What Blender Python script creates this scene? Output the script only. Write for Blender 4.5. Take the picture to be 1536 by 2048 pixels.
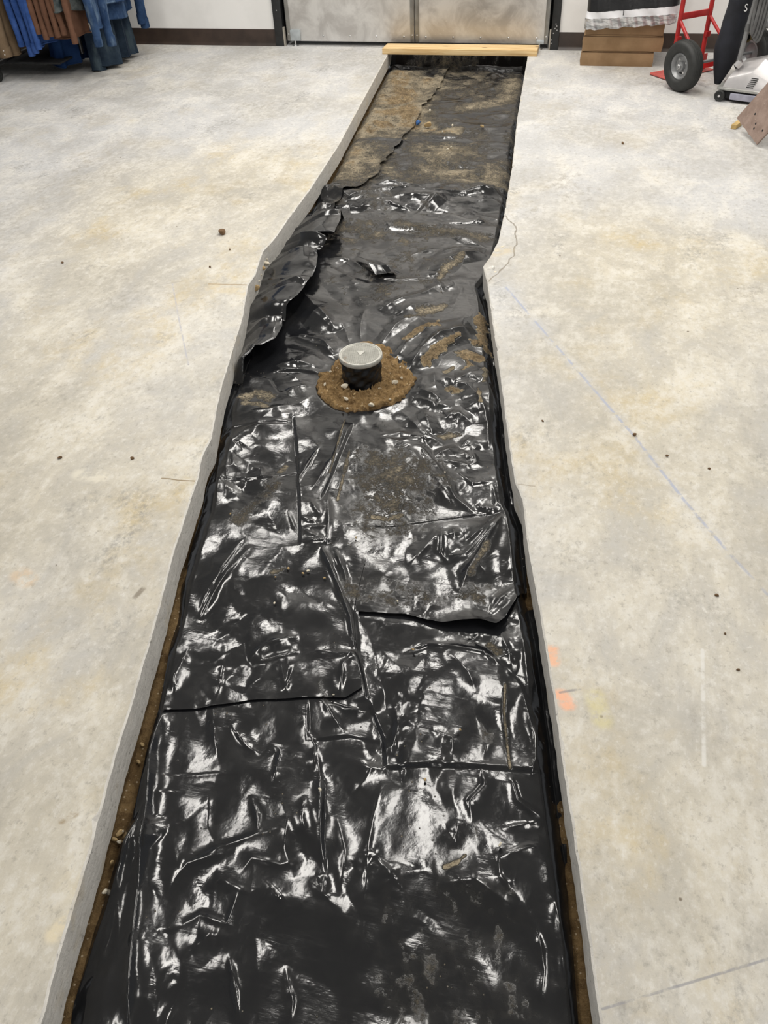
import bpy, bmesh, math, random
import numpy as np
from mathutils import Vector, Matrix, Euler
from mathutils.geometry import delaunay_2d_cdt

for o in list(bpy.data.objects):
    bpy.data.objects.remove(o, do_unlink=True)
SC = bpy.context.scene
COL = SC.collection
rnd = random.Random(7)

# ------------------------------------------------------------------ camera
F_PX, CX, CY, CAM_H = 1650.0, 768.0, 1024.0, 1.45
def _ray(px, py):
    v = Vector(((px - CX) / F_PX, -(py - CY) / F_PX, -1.0)); return v.normalized()
_up = -_ray(868, 2858)
_X = _ray(540, 91).cross(_ray(1150, 99.6)).cross(_up).normalized()
if _X.x < 0: _X = -_X
_Y = _up.cross(_X)
CAM_R = Matrix((_X, _Y, _up))            # camera axes -> world axes
def at(px, py, z=0.0):
    """Point of the place on the level z that the photograph shows at (px, py)."""
    d = CAM_R @ _ray(px, py); t = (z - CAM_H) / d.z
    return Vector((t * d.x, t * d.y, z))
cam_d = bpy.data.cameras.new('camera')
cam_d.sensor_fit = 'VERTICAL'; cam_d.sensor_height = 36.0
cam_d.lens = 36.0 * F_PX / 2048.0
cam_d.clip_start = 0.05
cam = bpy.data.objects.new('camera', cam_d); COL.objects.link(cam)
cam.matrix_world = Matrix.Translation((0, 0, CAM_H)) @ CAM_R.to_4x4()
SC.camera = cam

# ------------------------------------------------------------------ light
SC.view_settings.view_transform = 'Standard'
SC.view_settings.look = 'None'
SC.view_settings.gamma = 1.0
SC.view_settings.use_curve_mapping = False
SC.view_settings.exposure = -0.68
w = bpy.data.worlds.new('room_light'); SC.world = w; w.use_nodes = True
w.node_tree.nodes['Background'].inputs[0].default_value = (0.95, 0.97, 1.0, 1)
w.node_tree.nodes['Background'].inputs[1].default_value = 0.42
CEIL = 3.3
def ceiling_light(x, y, sx, sy, power, col=(1.0, 0.965, 0.91)):
    l = bpy.data.lights.new('ceiling_light', 'AREA'); l.shape = 'RECTANGLE'
    l.size = sx; l.size_y = sy; l.energy = power; l.color = col
    o = bpy.data.objects.new('ceiling_light', l); COL.objects.link(o)
    o.location = (x, y, CEIL - 0.04)
LAMPS = [(-2.55, 1.95), (-0.55, 2.55), (1.6, 1.95), (-2.3, 4.7), (-0.2, 4.75), (2.0, 4.6), (-2.6, -1.2), (1.6, -1.2), (-1.2, 5.62)]  # last one is an extra lamp, added for highlights on the middle film
for lx, ly in LAMPS:
    ceiling_light(lx, ly, 0.42, 1.25, 58)

# ------------------------------------------------------------------ node helpers
class NT:
    def __init__(s, name):
        s.m = bpy.data.materials.new(name); s.m.use_nodes = True
        s.t = s.m.node_tree; s.t.nodes.clear()
        s.out = s.t.nodes.new('ShaderNodeOutputMaterial')
        s.b = s.t.nodes.new('ShaderNodeBsdfPrincipled')
        s.t.links.new(s.b.outputs[0], s.out.inputs[0])
    def n(s, typ, **kw):
        nd = s.t.nodes.new(typ)
        for k, v in kw.items(): setattr(nd, k, v)
        return nd
    def put(s, inp, v):
        if isinstance(v, bpy.types.NodeSocket): s.t.links.new(v, inp)
        elif isinstance(v, (tuple, list)) and len(v) == 3 and inp.type == 'RGBA': inp.default_value = (*v, 1)
        else: inp.default_value = v
    def pos(s):
        return s.n('ShaderNodeNewGeometry').outputs['Position']
    def obj(s):
        return s.n('ShaderNodeTexCoord').outputs['Object']
    def mapping(s, v, scale=(1, 1, 1), loc=(0, 0, 0), rot=(0, 0, 0)):
        nd = s.n('ShaderNodeMapping'); s.put(nd.inputs['Vector'], v)
        nd.inputs['Scale'].default_value = scale; nd.inputs['Location'].default_value = loc
        nd.inputs['Rotation'].default_value = rot
        return nd.outputs[0]
    def noise(s, v, scale, detail=4, rough=0.55, dist=0.0):
        nd = s.n('ShaderNodeTexNoise'); s.put(nd.inputs['Vector'], v)
        nd.inputs['Scale'].default_value = scale; nd.inputs['Detail'].default_value = detail
        nd.inputs['Roughness'].default_value = rough; nd.inputs['Distortion'].default_value = dist
        return nd.outputs['Fac']
    def voro(s, v, scale, feature='F1'):
        nd = s.n('ShaderNodeTexVoronoi', feature=feature); s.put(nd.inputs['Vector'], v)
        nd.inputs['Scale'].default_value = scale
        return nd.outputs['Distance']
    def rng(s, v, a, b, c=0.0, d=1.0, smooth=True):
        nd = s.n('ShaderNodeMapRange'); nd.interpolation_type = 'SMOOTHSTEP' if smooth else 'LINEAR'
        s.put(nd.inputs['Value'], v)
        for i, k in zip((1, 2, 3, 4), (a, b, c, d)): nd.inputs[i].default_value = k
        return nd.outputs[0]
    def math(s, op, a, b=0.0, clamp=False):
        nd = s.n('ShaderNodeMath', operation=op); nd.use_clamp = clamp
        s.put(nd.inputs[0], a); s.put(nd.inputs[1], b)
        return nd.outputs[0]
    def vmath(s, op, a, b=None, scale=None):
        nd = s.n('ShaderNodeVectorMath', operation=op)
        s.put(nd.inputs[0], a)
        if b is not None: s.put(nd.inputs[1], b)
        if scale is not None: s.put(nd.inputs['Scale'], scale)
        return nd
    def mix(s, fac, a, b):
        nd = s.n('ShaderNodeMix', data_type='RGBA')
        s.put(nd.inputs['Factor'], fac); s.put(nd.inputs[6], a); s.put(nd.inputs[7], b)
        return nd.outputs[2]
    def bump(s, h, strength=0.3, dist=0.01, normal=None):
        nd = s.n('ShaderNodeBump'); nd.inputs['Strength'].default_value = strength
        nd.inputs['Distance'].default_value = dist; s.put(nd.inputs['Height'], h)
        if normal is not None: s.put(nd.inputs['Normal'], normal)
        return nd.outputs[0]
    def seg(s, P, a, b, wid):
        """1 on the straight line a-b drawn on the floor, 0 beside it."""
        ba = Vector((b[0] - a[0], b[1] - a[1], 0))
        pa = s.vmath('SUBTRACT', P, (a[0], a[1], 0)).outputs[0]
        pa = s.vmath('MULTIPLY', pa, (1, 1, 0)).outputs[0]
        h = s.vmath('DOT_PRODUCT', pa, tuple(ba)).outputs['Value']
        h = s.math('DIVIDE', h, max(ba.dot(ba), 1e-9), clamp=True)
        q = s.n('ShaderNodeVectorMath', operation='SCALE'); q.inputs[0].default_value = tuple(ba); s.put(q.inputs['Scale'], h)
        d = s.vmath('LENGTH', s.vmath('SUBTRACT', pa, q.outputs[0]).outputs[0]).outputs['Value']
        return s.rng(d, wid, wid * 0.35, 0, 1)
    def set(s, **kw):
        for k, v in kw.items():
            s.put(s.b.inputs[k.replace('_', ' ')], v)
        return s.m

def plain(name, col, rough=0.5, metal=0.0, var=0.15, scale=20, bump=0.0, spec=0.5, coords='obj'):
    t = NT(name); v = t.obj() if coords == 'obj' else t.pos()
    n = t.noise(v, scale, 5)
    c = t.mix(t.rng(n, 0.3, 0.7), tuple(k * (1 - var) for k in col), tuple(min(1, k * (1 + var)) for k in col))
    t.set(Base_Color=c, Roughness=rough, Metallic=metal)
    t.b.inputs['Specular IOR Level'].default_value = spec
    if bump: t.set(Normal=t.bump(t.noise(v, scale * 4, 6), bump, 0.004))
    return t.m

# ------------------------------------------------------------------ mesh helpers
class MB:
    def __init__(s): s.v = []; s.f = []; s.mi = []
    def add(s, vs, fs, m=0):
        o = len(s.v); s.v += [tuple(q) for q in vs]; s.f += [tuple(i + o for i in q) for q in fs]; s.mi += [m] * len(fs)
    def box(s, c, d, rot=None, m=0, bev=0.0):
        bm = bmesh.new(); bmesh.ops.create_cube(bm, size=1.0)
        for q in bm.verts: q.co = Vector((q.co.x * d[0], q.co.y * d[1], q.co.z * d[2]))
        if bev > 0: bmesh.ops.bevel(bm, geom=list(bm.edges), offset=bev, segments=2, affect='EDGES', profile=0.6)
        M = Matrix.Translation(c) @ (rot.to_4x4() if rot is not None else Matrix.Identity(4))
        bm.verts.ensure_lookup_table(); bm.verts.index_update()
        s.add([M @ q.co for q in bm.verts], [[q.index for q in f.verts] for f in bm.faces], m); bm.free(); return s
    def tube(s, pts, r, n=12, m=0, caps=True, flat=1.0):
        pts = [Vector(p) for p in pts]; rs = r if isinstance(r, (list, tuple)) else [r] * len(pts)
        rings = []; prev = None
        for i, p in enumerate(pts):
            d = (pts[min(i + 1, len(pts) - 1)] - pts[max(i - 1, 0)]).normalized()
            a = Vector((0, 0, 1)) if abs(d.z) < 0.9 else Vector((1, 0, 0))
            if prev is None: x = d.cross(a).normalized()
            else: x = (prev - d * prev.dot(d)).normalized()
            prev = x; y = d.cross(x)
            rings.append([p + x * (math.cos(2 * math.pi * k / n) * rs[i]) + y * (math.sin(2 * math.pi * k / n) * rs[i] * flat) for k in range(n)])
        vs = [q for R in rings for q in R]; fs = []
        for i in range(len(rings) - 1):
            for k in range(n):
                fs.append((i * n + k, i * n + (k + 1) % n, (i + 1) * n + (k + 1) % n, (i + 1) * n + k))
        if caps: fs.append(tuple(range(n))[::-1]); fs.append(tuple((len(rings) - 1) * n + k for k in range(n)))
        s.add(vs, fs, m); return s
    def lathe(s, prof, M=None, n=32, m=0, close=True):
        """prof: list of (r, h) turned about local Z; M places it."""
        M = M or Matrix.Identity(4); vs = []; fs = []
        for r, h in prof:
            for k in range(n):
                a = 2 * math.pi * k / n; vs.append(M @ Vector((r * math.cos(a), r * math.sin(a), h)))
        for i in range(len(prof) - 1):
            for k in range(n): fs.append((i * n + k, i * n + (k + 1) % n, (i + 1) * n + (k + 1) % n, (i + 1) * n + k))
        if close: fs.append(tuple(range(n))[::-1]); fs.append(tuple((len(prof) - 1) * n + k for k in range(n)))
        s.add(vs, fs, m); return s
    def prism(s, outline, thick, M=None, m=0):
        """outline: list of (x, y) in local XY, extruded along local Z."""
        M = M or Matrix.Identity(4); k = len(outline)
        vs = [M @ Vector((x, y, 0)) for x, y in outline] + [M @ Vector((x, y, thick)) for x, y in outline]
        fs = [tuple(range(k))[::-1], tuple(range(k, 2 * k))] + [(i, (i + 1) % k, k + (i + 1) % k, k + i) for i in range(k)]
        s.add(vs, fs, m); return s
    def build(s, name, mat, parent=None, smooth=40, bev=0.0):
        me = bpy.data.meshes.new(name); me.from_pydata(s.v, [], s.f)
        for mm in (mat if isinstance(mat, (list, tuple)) else [mat]): me.materials.append(mm)
        me.polygons.foreach_set('material_index', s.mi)
        bm = bmesh.new(); bm.from_mesh(me); bmesh.ops.recalc_face_normals(bm, faces=bm.faces)
        if bev > 0:
            bmesh.ops.bevel(bm, geom=[e for e in bm.edges if len(e.link_faces) == 2 and e.calc_face_angle(0) > 0.6], offset=bev, segments=2, affect='EDGES', profile=0.6)
        bm.to_mesh(me); bm.free()
        if smooth:
            me.polygons.foreach_set('use_smooth', [True] * len(me.polygons)); me.set_sharp_from_angle(angle=math.radians(smooth))
        me.update()
        return link(name, me, parent)
def link(name, me, parent=None):
    o = bpy.data.objects.new(name, me); COL.objects.link(o)
    if parent is not None: o.parent = parent
    return o
def tag(o, label, cat, group=None, kind=None):
    o['label'] = label; o['category'] = cat
    if group: o['group'] = group
    if kind: o['kind'] = kind
    return o
def struct(o, label=None):
    o['kind'] = 'structure'
    if label: o['label'] = label
    return o
def thing(name, label, cat, loc=(0, 0, 0), rz=0.0, group=None):
    o = bpy.data.objects.new(name, None); COL.objects.link(o); o.location = loc; o.rotation_euler = (0, 0, rz)
    o.empty_display_size = 0.05
    return tag(o, label, cat, group)
def part(o, label):
    o['label'] = label; return o

# =================================================================== MATERIALS
DX = lambda p: (at(*p).x, at(*p).y)

def floor_material():
    t = NT('floor_concrete'); P = t.pos()
    big = t.noise(t.mapping(P, (0.8, 0.65, 1), (3.1, 1.7, 0)), 1.1, 4, 0.55, 0.4)
    mid = t.noise(t.mapping(P, (1.25, 0.8, 1), (0, 0, 0), (0, 0, 0.2)), 4.2, 8, 0.68, 0.5)
    fine = t.noise(t.mapping(P, (1.2, 0.8, 1)), 26, 9, 0.72)
    grit = t.noise(P, 150, 5, 0.75)
    # warm band beside the trench, cool grey paint left towards the outside
    lineL = t.seg(P, (-1.75, 3.6), (-1.0, 0.4), 1.0)
    lineR = t.seg(P, (0.30, 3.0), (0.55, 1.0), 0.9)
    warm = t.math('MAXIMUM', t.math('MULTIPLY', lineL, 0.8), t.math('MULTIPLY', lineR, 0.8))
    wfac = t.rng(t.math('ADD', t.math('MULTIPLY', warm, 0.30), t.math('ADD', t.math('MULTIPLY', big, 0.45), t.math('MULTIPLY', mid, 0.6))), 0.46, 0.92)
    grey = t.mix(t.rng(mid, 0.3, 0.7), (0.475, 0.475, 0.475), (0.585, 0.58, 0.575))
    beige = t.mix(t.rng(mid, 0.35, 0.65), (0.43, 0.385, 0.29), (0.60, 0.555, 0.455))
    c = t.mix(wfac, grey, beige)
    # pale worn paint, broken up finely
    paint = t.rng(t.math('ADD', t.math('MULTIPLY', fine, 0.65), t.math('MULTIPLY', mid, 0.45)), 0.53, 0.66)
    c = t.mix(t.math('MULTIPLY', paint, 0.5), c, (0.66, 0.645, 0.605))
    dark = t.rng(t.math('ADD', t.math('MULTIPLY', fine, 0.6), t.math('MULTIPLY', t.noise(P, 2.2, 6, 0.6), 0.55)), 0.50, 0.40)
    c = t.mix(t.math('MULTIPLY', dark, 0.55), c, (0.30, 0.275, 0.235))
    yel = t.rng(t.noise(t.mapping(P, (1, 0.8, 1), (7, 3, 0)), 2.6, 7, 0.66), 0.50, 0.68)
    yel = t.math('MULTIPLY', yel, t.rng(wfac, 0.2, 0.8, 0.35, 1.0))
    c = t.mix(t.math('MULTIPLY', yel, t.rng(fine, 0.38, 0.62, 0.85, 0.35)), c, (0.52, 0.42, 0.235))
    c = t.mix(t.rng(grit, 0.62, 0.78, 0, 0.5), c, (0.72, 0.70, 0.66))
    c = t.mix(t.rng(grit, 0.40, 0.27, 0, 0.5), c, (0.26, 0.235, 0.20))
    gr2 = t.noise(t.mapping(P, (1, 0.75, 1)), 62, 7, 0.75)
    c = t.mix(t.rng(gr2, 0.53, 0.66, 0, 0.45), c, (0.70, 0.685, 0.65))
    c = t.mix(t.rng(gr2, 0.47, 0.34, 0, 0.55), c, (0.30, 0.275, 0.235))
    zone = t.rng(t.noise(t.mapping(P, (1, 0.8, 1), (11, 5, 0)), 1.7, 5, 0.6), 0.42, 0.62)
    c = t.mix(t.math('MULTIPLY', zone, t.rng(fine, 0.35, 0.62, 0.62, 0.25)), c, (0.35, 0.33, 0.29))
    smut = t.math('MULTIPLY', t.rng(t.noise(t.mapping(P, (1, 0.6, 1), (2, 9, 0)), 3.6, 6, 0.65), 0.56, 0.70), t.rng(gr2, 0.58, 0.42))
    c = t.mix(t.math('MULTIPLY', smut, 0.6), c, (0.24, 0.235, 0.225))
    # drag scuffs
    scuff = t.rng(t.noise(t.mapping(P, (14, 2.0, 1), rot=(0, 0, 0.6)), 3.0, 6, 0.7), 0.66, 0.74, 0, 0.35)
    c = t.mix(scuff, c, (0.30, 0.29, 0.28))
    specks = t.rng(t.voro(P, 9.0), 0.045, 0.02, 0, 0.8)
    c = t.mix(t.math('MULTIPLY', specks, t.rng(t.noise(P, 5.0, 2), 0.52, 0.56)), c, (0.10, 0.07, 0.04))
    # chalk, pencil and cracks drawn on the slab
    brk = t.rng(t.noise(P, 22, 4, 0.7), 0.36, 0.56)
    def stroke(c, pts, wid, col, amt, broken=True, wob=0.0):
        PP = P
        if wob:
            nz = t.n('ShaderNodeTexNoise'); t.put(nz.inputs['Vector'], P); nz.inputs['Scale'].default_value = 18; nz.inputs['Detail'].default_value = 3
            off = t.vmath('SCALE', t.vmath('SUBTRACT', nz.outputs['Color'], (0.5, 0.5, 0.5)).outputs[0], scale=wob).outputs[0]
            PP = t.vmath('ADD', P, off).outputs[0]
        m = None
        for a, b in zip(pts[:-1], pts[1:]):
            k = t.seg(PP, DX(a), DX(b), wid); m = k if m is None else t.math('MAXIMUM', m, k)
        if broken: m = t.math('MULTIPLY', m, brk)
        return t.mix(t.math('MULTIPLY', m, amt), c, col)
    blue = (0.27, 0.31, 0.45)
    c = stroke(c, [(1012, 575), (1150, 735), (1268, 872), (1372, 1005), (1460, 1108)], 0.0062, blue, 0.7)
    c = stroke(c, [(1012, 575), (1150, 735), (1268, 872), (1372, 1005), (1460, 1108)], 0.03, (0.50, 0.52, 0.56), 0.22)
    c = stroke(c, [(1460, 1108), (1536, 1190)], 0.006, blue, 0.4)
    c = stroke(c, [(1205, 2018), (1536, 1918)], 0.003, (0.25, 0.25, 0.27), 0.7)
    c = stroke(c, [(345, 568), (358, 640), (377, 730)], 0.004, (0.40, 0.40, 0.45), 0.7)
    c = stroke(c, [(320, 570), (366, 562)], 0.004, (0.36, 0.33, 0.29), 0.7)
    c = stroke(c, [(325, 956), (362, 961), (396, 962)], 0.0035, (0.25, 0.19, 0.11), 0.9, False, 0.012)
    c = stroke(c, [(418, 568), (498, 570)], 0.006, (0.30, 0.22, 0.13), 0.8, False)
    c = stroke(c, [(1008, 430), (1030, 452), (1033, 485), (1026, 512), (1004, 538), (978, 562)], 0.0045, (0.22, 0.19, 0.15), 0.85, False, 0.03)
    c = stroke(c, [(1036, 968), (1070, 972)], 0.003, (0.3, 0.26, 0.2), 0.7, False, 0.01)
    c = stroke(c, [(40, 1150), (56, 1160)], 0.035, (0.62, 0.44, 0.27), 0.5)
    c = stroke(c, [(1103, 1300), (1106, 1322)], 0.022, (0.80, 0.42, 0.25), 0.75)
    c = stroke(c, [(1122, 1392), (1136, 1408)], 0.024, (0.82, 0.40, 0.24), 0.8)
    c = stroke(c, [(1120, 1385), (1160, 1378)], 0.004, (0.25, 0.24, 0.24), 0.7)
    c = stroke(c, [(1190, 1395), (1205, 1440)], 0.03, (0.62, 0.56, 0.28), 0.5)
    c = stroke(c, [(1405, 1300), (1408, 1530)], 0.006, (0.66, 0.65, 0.62), 0.7)
    c = stroke(c, [(125, 1640), (150, 1628)], 0.012, (0.30, 0.23, 0.14), 0.8)
    c = stroke(c, [(270, 1195), (285, 1178)], 0.010, (0.20, 0.17, 0.13), 0.8)
    c = stroke(c, [(160, 948), (200, 955)], 0.035, (0.66, 0.62, 0.52), 0.7)
    c = stroke(c, [(108, 1868), (132, 1842)], 0.022, (0.66, 0.58, 0.42), 0.8)
    c = stroke(c, [(430, 575), (490, 582)], 0.05, (0.60, 0.50, 0.32), 0.5)
    c = stroke(c, [(992, 505), (1010, 500)], 0.05, (0.55, 0.47, 0.33), 0.7)
    t.set(Base_Color=c, Roughness=t.rng(mid, 0.3, 0.7, 0.5, 0.72))
    t.b.inputs['Specular IOR Level'].default_value = 0.35
    h = t.math('ADD', t.math('MULTIPLY', fine, 0.6), t.math('MULTIPLY', grit, 0.4))
    t.set(Normal=t.bump(h, 0.22, 0.006))
    return t.m

def cut_material():
    t = NT('saw_cut_concrete'); P = t.pos()
    a = t.noise(t.mapping(P, (6, 6, 30)), 4, 6, 0.65)
    b = t.noise(P, 70, 5, 0.7)
    c = t.mix(t.rng(a, 0.3, 0.7), (0.58, 0.555, 0.51), (0.74, 0.715, 0.665))
    c = t.mix(t.rng(b, 0.42, 0.30, 0, 0.75), c, (0.18, 0.165, 0.145))
    c = t.mix(t.rng(t.noise(P, 9, 4), 0.58, 0.7, 0, 0.4), c, (0.58, 0.50, 0.36))
    t.set(Base_Color=c, Roughness=0.8, Normal=t.bump(b, 0.35, 0.006)); return t.m

def soil_material(name='soil', dark=1.0):
    t = NT(name); P = t.pos()
    n = t.noise(P, 30, 8, 0.7); g = t.noise(P, 170, 5, 0.7)
    c = t.mix(t.rng(n, 0.3, 0.7), tuple(k * dark for k in (0.135, 0.082, 0.036)), tuple(k * dark for k in (0.34, 0.225, 0.105)))
    c = t.mix(t.rng(g, 0.56, 0.72, 0, 0.6), c, tuple(k * dark for k in (0.50, 0.36, 0.19)))
    c = t.mix(t.rng(t.voro(P, 75), 0.2, 0.1, 0, 0.6), c, (0.55, 0.46, 0.33))
    t.set(Base_Color=c, Roughness=0.95, Normal=t.bump(t.math('ADD', t.math('MULTIPLY', n, 0.7), g), 0.8, 0.008))
    t.b.inputs['Specular IOR Level'].default_value = 0.15
    return t.m

def film_material():
    t = NT('black_poly_film'); P = t.pos()
    at_ = t.n('ShaderNodeAttribute', attribute_name='dust', attribute_type='GEOMETRY').outputs['Fac']
    fine = t.noise(P, 55, 7, 0.72); med = t.noise(P, 14, 6, 0.65); grit = t.noise(P, 150, 4, 0.7)
    # dust: the amount decides how much of the broken noise pattern is covered
    k = t.math('ADD', at_, t.math('MULTIPLY', t.math('SUBTRACT', t.math('ADD', t.math('MULTIPLY', fine, 0.6), t.math('MULTIPLY', med, 0.6)), 0.6), 2.1))
    k = t.math('ADD', k, t.math('MULTIPLY', t.math('SUBTRACT', grit, 0.5), 2.2))
    cover = t.math('MULTIPLY', t.rng(k, 0.05, 0.85), t.rng(at_, 0.16, 0.50))
    cover = t.math('MULTIPLY', cover, t.rng(grit, 0.2, 0.6, 0.72, 1.0))
    haze = t.rng(t.math('ADD', at_, t.math('MULTIPLY', t.math('SUBTRACT', med, 0.5), 0.5)), 0.0, 0.8, 0.0, 0.6)
    dustc = t.mix(t.rng(med, 0.3, 0.7), (0.19, 0.13, 0.066), (0.47, 0.35, 0.195))
    dustc = t.mix(t.rng(fine, 0.35, 0.65, 0.45, 0), dustc, (0.10, 0.066, 0.032))
    dustc = t.mix(t.rng(grit, 0.40, 0.58, 0.45, 0), dustc, (0.09, 0.06, 0.028))
    thin = t.mix(t.rng(med, 0.3, 0.7), (0.27, 0.225, 0.15), (0.42, 0.355, 0.25))
    dustc = t.mix(t.rng(at_, 0.75, 1.05), thin, dustc)
    base = t.mix(t.math('MULTIPLY', haze, 0.26), (0.0105, 0.0110, 0.0125), (0.26, 0.235, 0.185))
    crumbs = t.rng(t.voro(P, 60), 0.13, 0.08, 0, 1)
    crumbs = t.math('MULTIPLY', crumbs, t.rng(t.noise(P, 7, 3), 0.58, 0.66))
    cover = t.math('MAXIMUM', cover, t.math('MULTIPLY', crumbs, 0.5))
    c = t.mix(cover, base, dustc)
    r = t.math('ADD', t.rng(med, 0.3, 0.7, 0.10, 0.18), t.math('MULTIPLY', haze, 0.30))
    r = t.math('ADD', t.math('MULTIPLY', r, t.math('SUBTRACT', 1.0, cover)), t.math('MULTIPLY', cover, 0.95))
    t.set(Base_Color=c, Roughness=r)
    t.b.inputs['IOR'].default_value = 1.52
    # drawn-film grain: faint parallel ripples and small dents
    rip = t.noise(t.mapping(P, (9, 90, 20), rot=(0, 0, 0.1)), 1.0, 4, 0.6)
    dent = t.noise(P, 42, 3, 0.5)
    h = t.math('ADD', t.math('MULTIPLY', rip, 0.35), t.math('MULTIPLY', dent, 0.8))
    n1 = t.bump(h, 0.085, 0.010)
    n2 = t.bump(t.math('MULTIPLY', cover, t.math('ADD', fine, grit)), 0.9, 0.008, n1)
    t.set(Normal=n2)
    return t.m

M_FLOOR = floor_material(); M_CUT = cut_material(); M_SOIL = soil_material(); M_SOIL_D = soil_material('damp_soil', 0.62)
M_FILM = film_material()

# =================================================================== FLOOR SLAB
LT = [(779, 102), (705, 238), (680, 285), (622, 375), (575, 439), (548, 478), (525, 502), (510, 549), (496, 569), (485, 633), (467, 692), (445, 765), (434, 812), (423, 874), (405, 910), (394, 961), (365, 1049), (345, 1110), (319, 1216), (282, 1341), (259, 1424), (231, 1507), (180, 1702), (139, 1836), (111, 1933), (79, 2048)]
RT = [(1057, 102), (1046, 167), (1034, 238), (1024, 335), (1009, 424), (997, 480), (982, 510), (966, 532), (975, 562), (979, 600), (990, 675), (1001, 750), (1012, 840), (1020, 900), (1029, 960), (1046, 1000), (1056, 1092), (1077, 1205), (1095, 1317), (1110, 1410), (1120, 1486), (1143, 1640), (1164, 1778), (1177, 1870), (1189, 1957), (1202, 2048)]
WALL_Y = 6.315; Y0 = -1.6
def edge_fn(tr):
    p = np.array([at(*q)[:2] for q in tr])[::-1]
    d = (p[3] - p[0]) / (p[3][1] - p[0][1])
    lo = p[0] + d * (Y0 - 0.1 - p[0][1]); e = p[-1] - p[-3]; hi = p[-1] + e / e[1] * (WALL_Y + 0.2 - p[-1][1])
    p = np.vstack([lo, p, hi]); return lambda y: np.interp(y, p[:, 1], p[:, 0])
XL, XR = edge_fn(LT), edge_fn(RT)
SLAB = 0.095
def slab(side):
    """One half of the cut slab: top, broken arris and saw-cut face."""
    fn = XL if side < 0 else XR
    outer = -5.6 if side < 0 else 3.4
    ys = np.arange(Y0, WALL_Y + 0.001, 0.012)
    r = np.random.RandomState(3 + side)
    def walk(scale, n, k):
        a = np.convolve(r.randn(n + k * 4), np.hanning(k) / np.hanning(k).sum() * math.sqrt(k), 'same')[k * 2:k * 2 + n]; return a * scale
    n = len(ys); x = fn(ys) + walk(0.0004, n, 5)
    chip = np.clip(walk(0.005, n, 5) - 0.0095, 0, 0.009)
    mb = MB(); vs = []; rows = [(0.0, 0.0, 0)]
    lv = [(0.0, None), (0.0, 0), (-0.004, 1), (-0.03, 2), (-0.06, 3), (-SLAB, 4)]
    for i in range(n):
        c = chip[i]
        vs.append((outer, ys[i], 0.0))
        vs.append((x[i] + side * (0.004 + c), ys[i], 0.0))
        vs.append((x[i] + side * c * 0.4, ys[i], -0.004 - c * 0.6))
        vs.append((x[i], ys[i], -0.035))
        vs.append((x[i] + side * 0.002, ys[i], -0.065))
        vs.append((x[i] + side * 0.004, ys[i], -SLAB))
        vs.append((x[i] + side * 0.10, ys[i], -SLAB - 0.002))
    jag = walk(0.0007, n, 9)
    vs = [list(q) for q in vs]
    for i in range(n):
        vs[i * 7 + 5][0] += jag[i] * 0.5; vs[i * 7 + 5][2] += jag[i]
    for i in range(n - 1):
        for k in range(6):
            q = (i * 7 + k, i * 7 + k + 1, (i + 1) * 7 + k + 1, (i + 1) * 7 + k)
            mb.add([], [], 0)
            mb.f.append(q); mb.mi.append(0 if k == 0 else 1)
    mb.v = [tuple(q) for q in vs]
    return mb
for sd, nm in ((-1, 'floor'), (1, 'floor')):
    o = slab(sd).build(nm, [M_FLOOR, M_CUT], smooth=30)
    struct(o, 'worn concrete floor slab %s the cut trench' % ('left of' if sd < 0 else 'right of'))
mb = MB(); mb.box((-1.1, WALL_Y + 0.36, -0.05), (9.0, 0.70, 0.1)); struct(mb.build('floor', M_FLOOR, smooth=0), 'concrete floor strip under the double doors')

# =================================================================== SOIL BED
def lattice(r, shape, cells):
    """Smooth value noise on a grid."""
    ny, nx = shape; cy, cx = cells
    g = r.rand(cy + 3, cx + 3)
    yy = np.linspace(0, cy, ny); xx = np.linspace(0, cx, nx)
    yi = yy.astype(int); xi = xx.astype(int); fy = yy - yi; fx = xx - xi
    fy = fy * fy * (3 - 2 * fy); fx = fx * fx * (3 - 2 * fx)
    a = g[yi][:, xi]; b = g[yi][:, xi + 1]; c = g[yi + 1][:, xi]; d = g[yi + 1][:, xi + 1]
    return (a * (1 - fx) + b * fx) * (1 - fy)[:, None] + (c * (1 - fx) + d * fx) * fy[:, None]
def fbm(r, shape, cells, octv=4, gain=0.5):
    s = 0; a = 1; t = 0
    for k in range(octv):
        s = s + a * lattice(r, shape, (cells[0] * 2 ** k, cells[1] * 2 ** k)); t += a; a *= gain
    return s / t
def grid_mesh(name, X, Y, Z, mat, attrs=None, smooth=True):
    ny, nx = X.shape
    me = bpy.data.meshes.new(name)
    co = np.stack([X, Y, Z], -1).reshape(-1, 3).astype(np.float32)
    idx = np.arange(ny * nx).reshape(ny, nx)
    q = np.stack([idx[:-1, :-1], idx[:-1, 1:], idx[1:, 1:], idx[1:, :-1]], -1).reshape(-1, 4)
    me.vertices.add(len(co)); me.vertices.foreach_set('co', co.ravel())
    me.loops.add(q.size); me.loops.foreach_set('vertex_index', q.ravel().astype(np.int32))
    me.polygons.add(len(q)); me.polygons.foreach_set('loop_start', np.arange(0, q.size, 4, dtype=np.int32))
    me.polygons.foreach_set('loop_total', np.full(len(q), 4, np.int32)) if False else None
    me.update(calc_edges=True); me.validate()
    me.polygons.foreach_set('use_smooth', np.ones(len(me.polygons), bool))
    for k, v in (attrs or {}).items():
        a = me.attributes.new(k, 'FLOAT', 'POINT'); a.data.foreach_set('value', v.ravel().astype(np.float32))
    me.materials.append(mat); return me
r = np.random.RandomState(11)
ys = np.arange(Y0, WALL_Y + 0.05, 0.016); us = np.linspace(0, 1, 110)
YY, UU = np.meshgrid(ys, us, indexing='ij'); XX = XL(YY) - 0.095 + UU * (XR(YY) - XL(YY) + 0.19)
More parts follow.
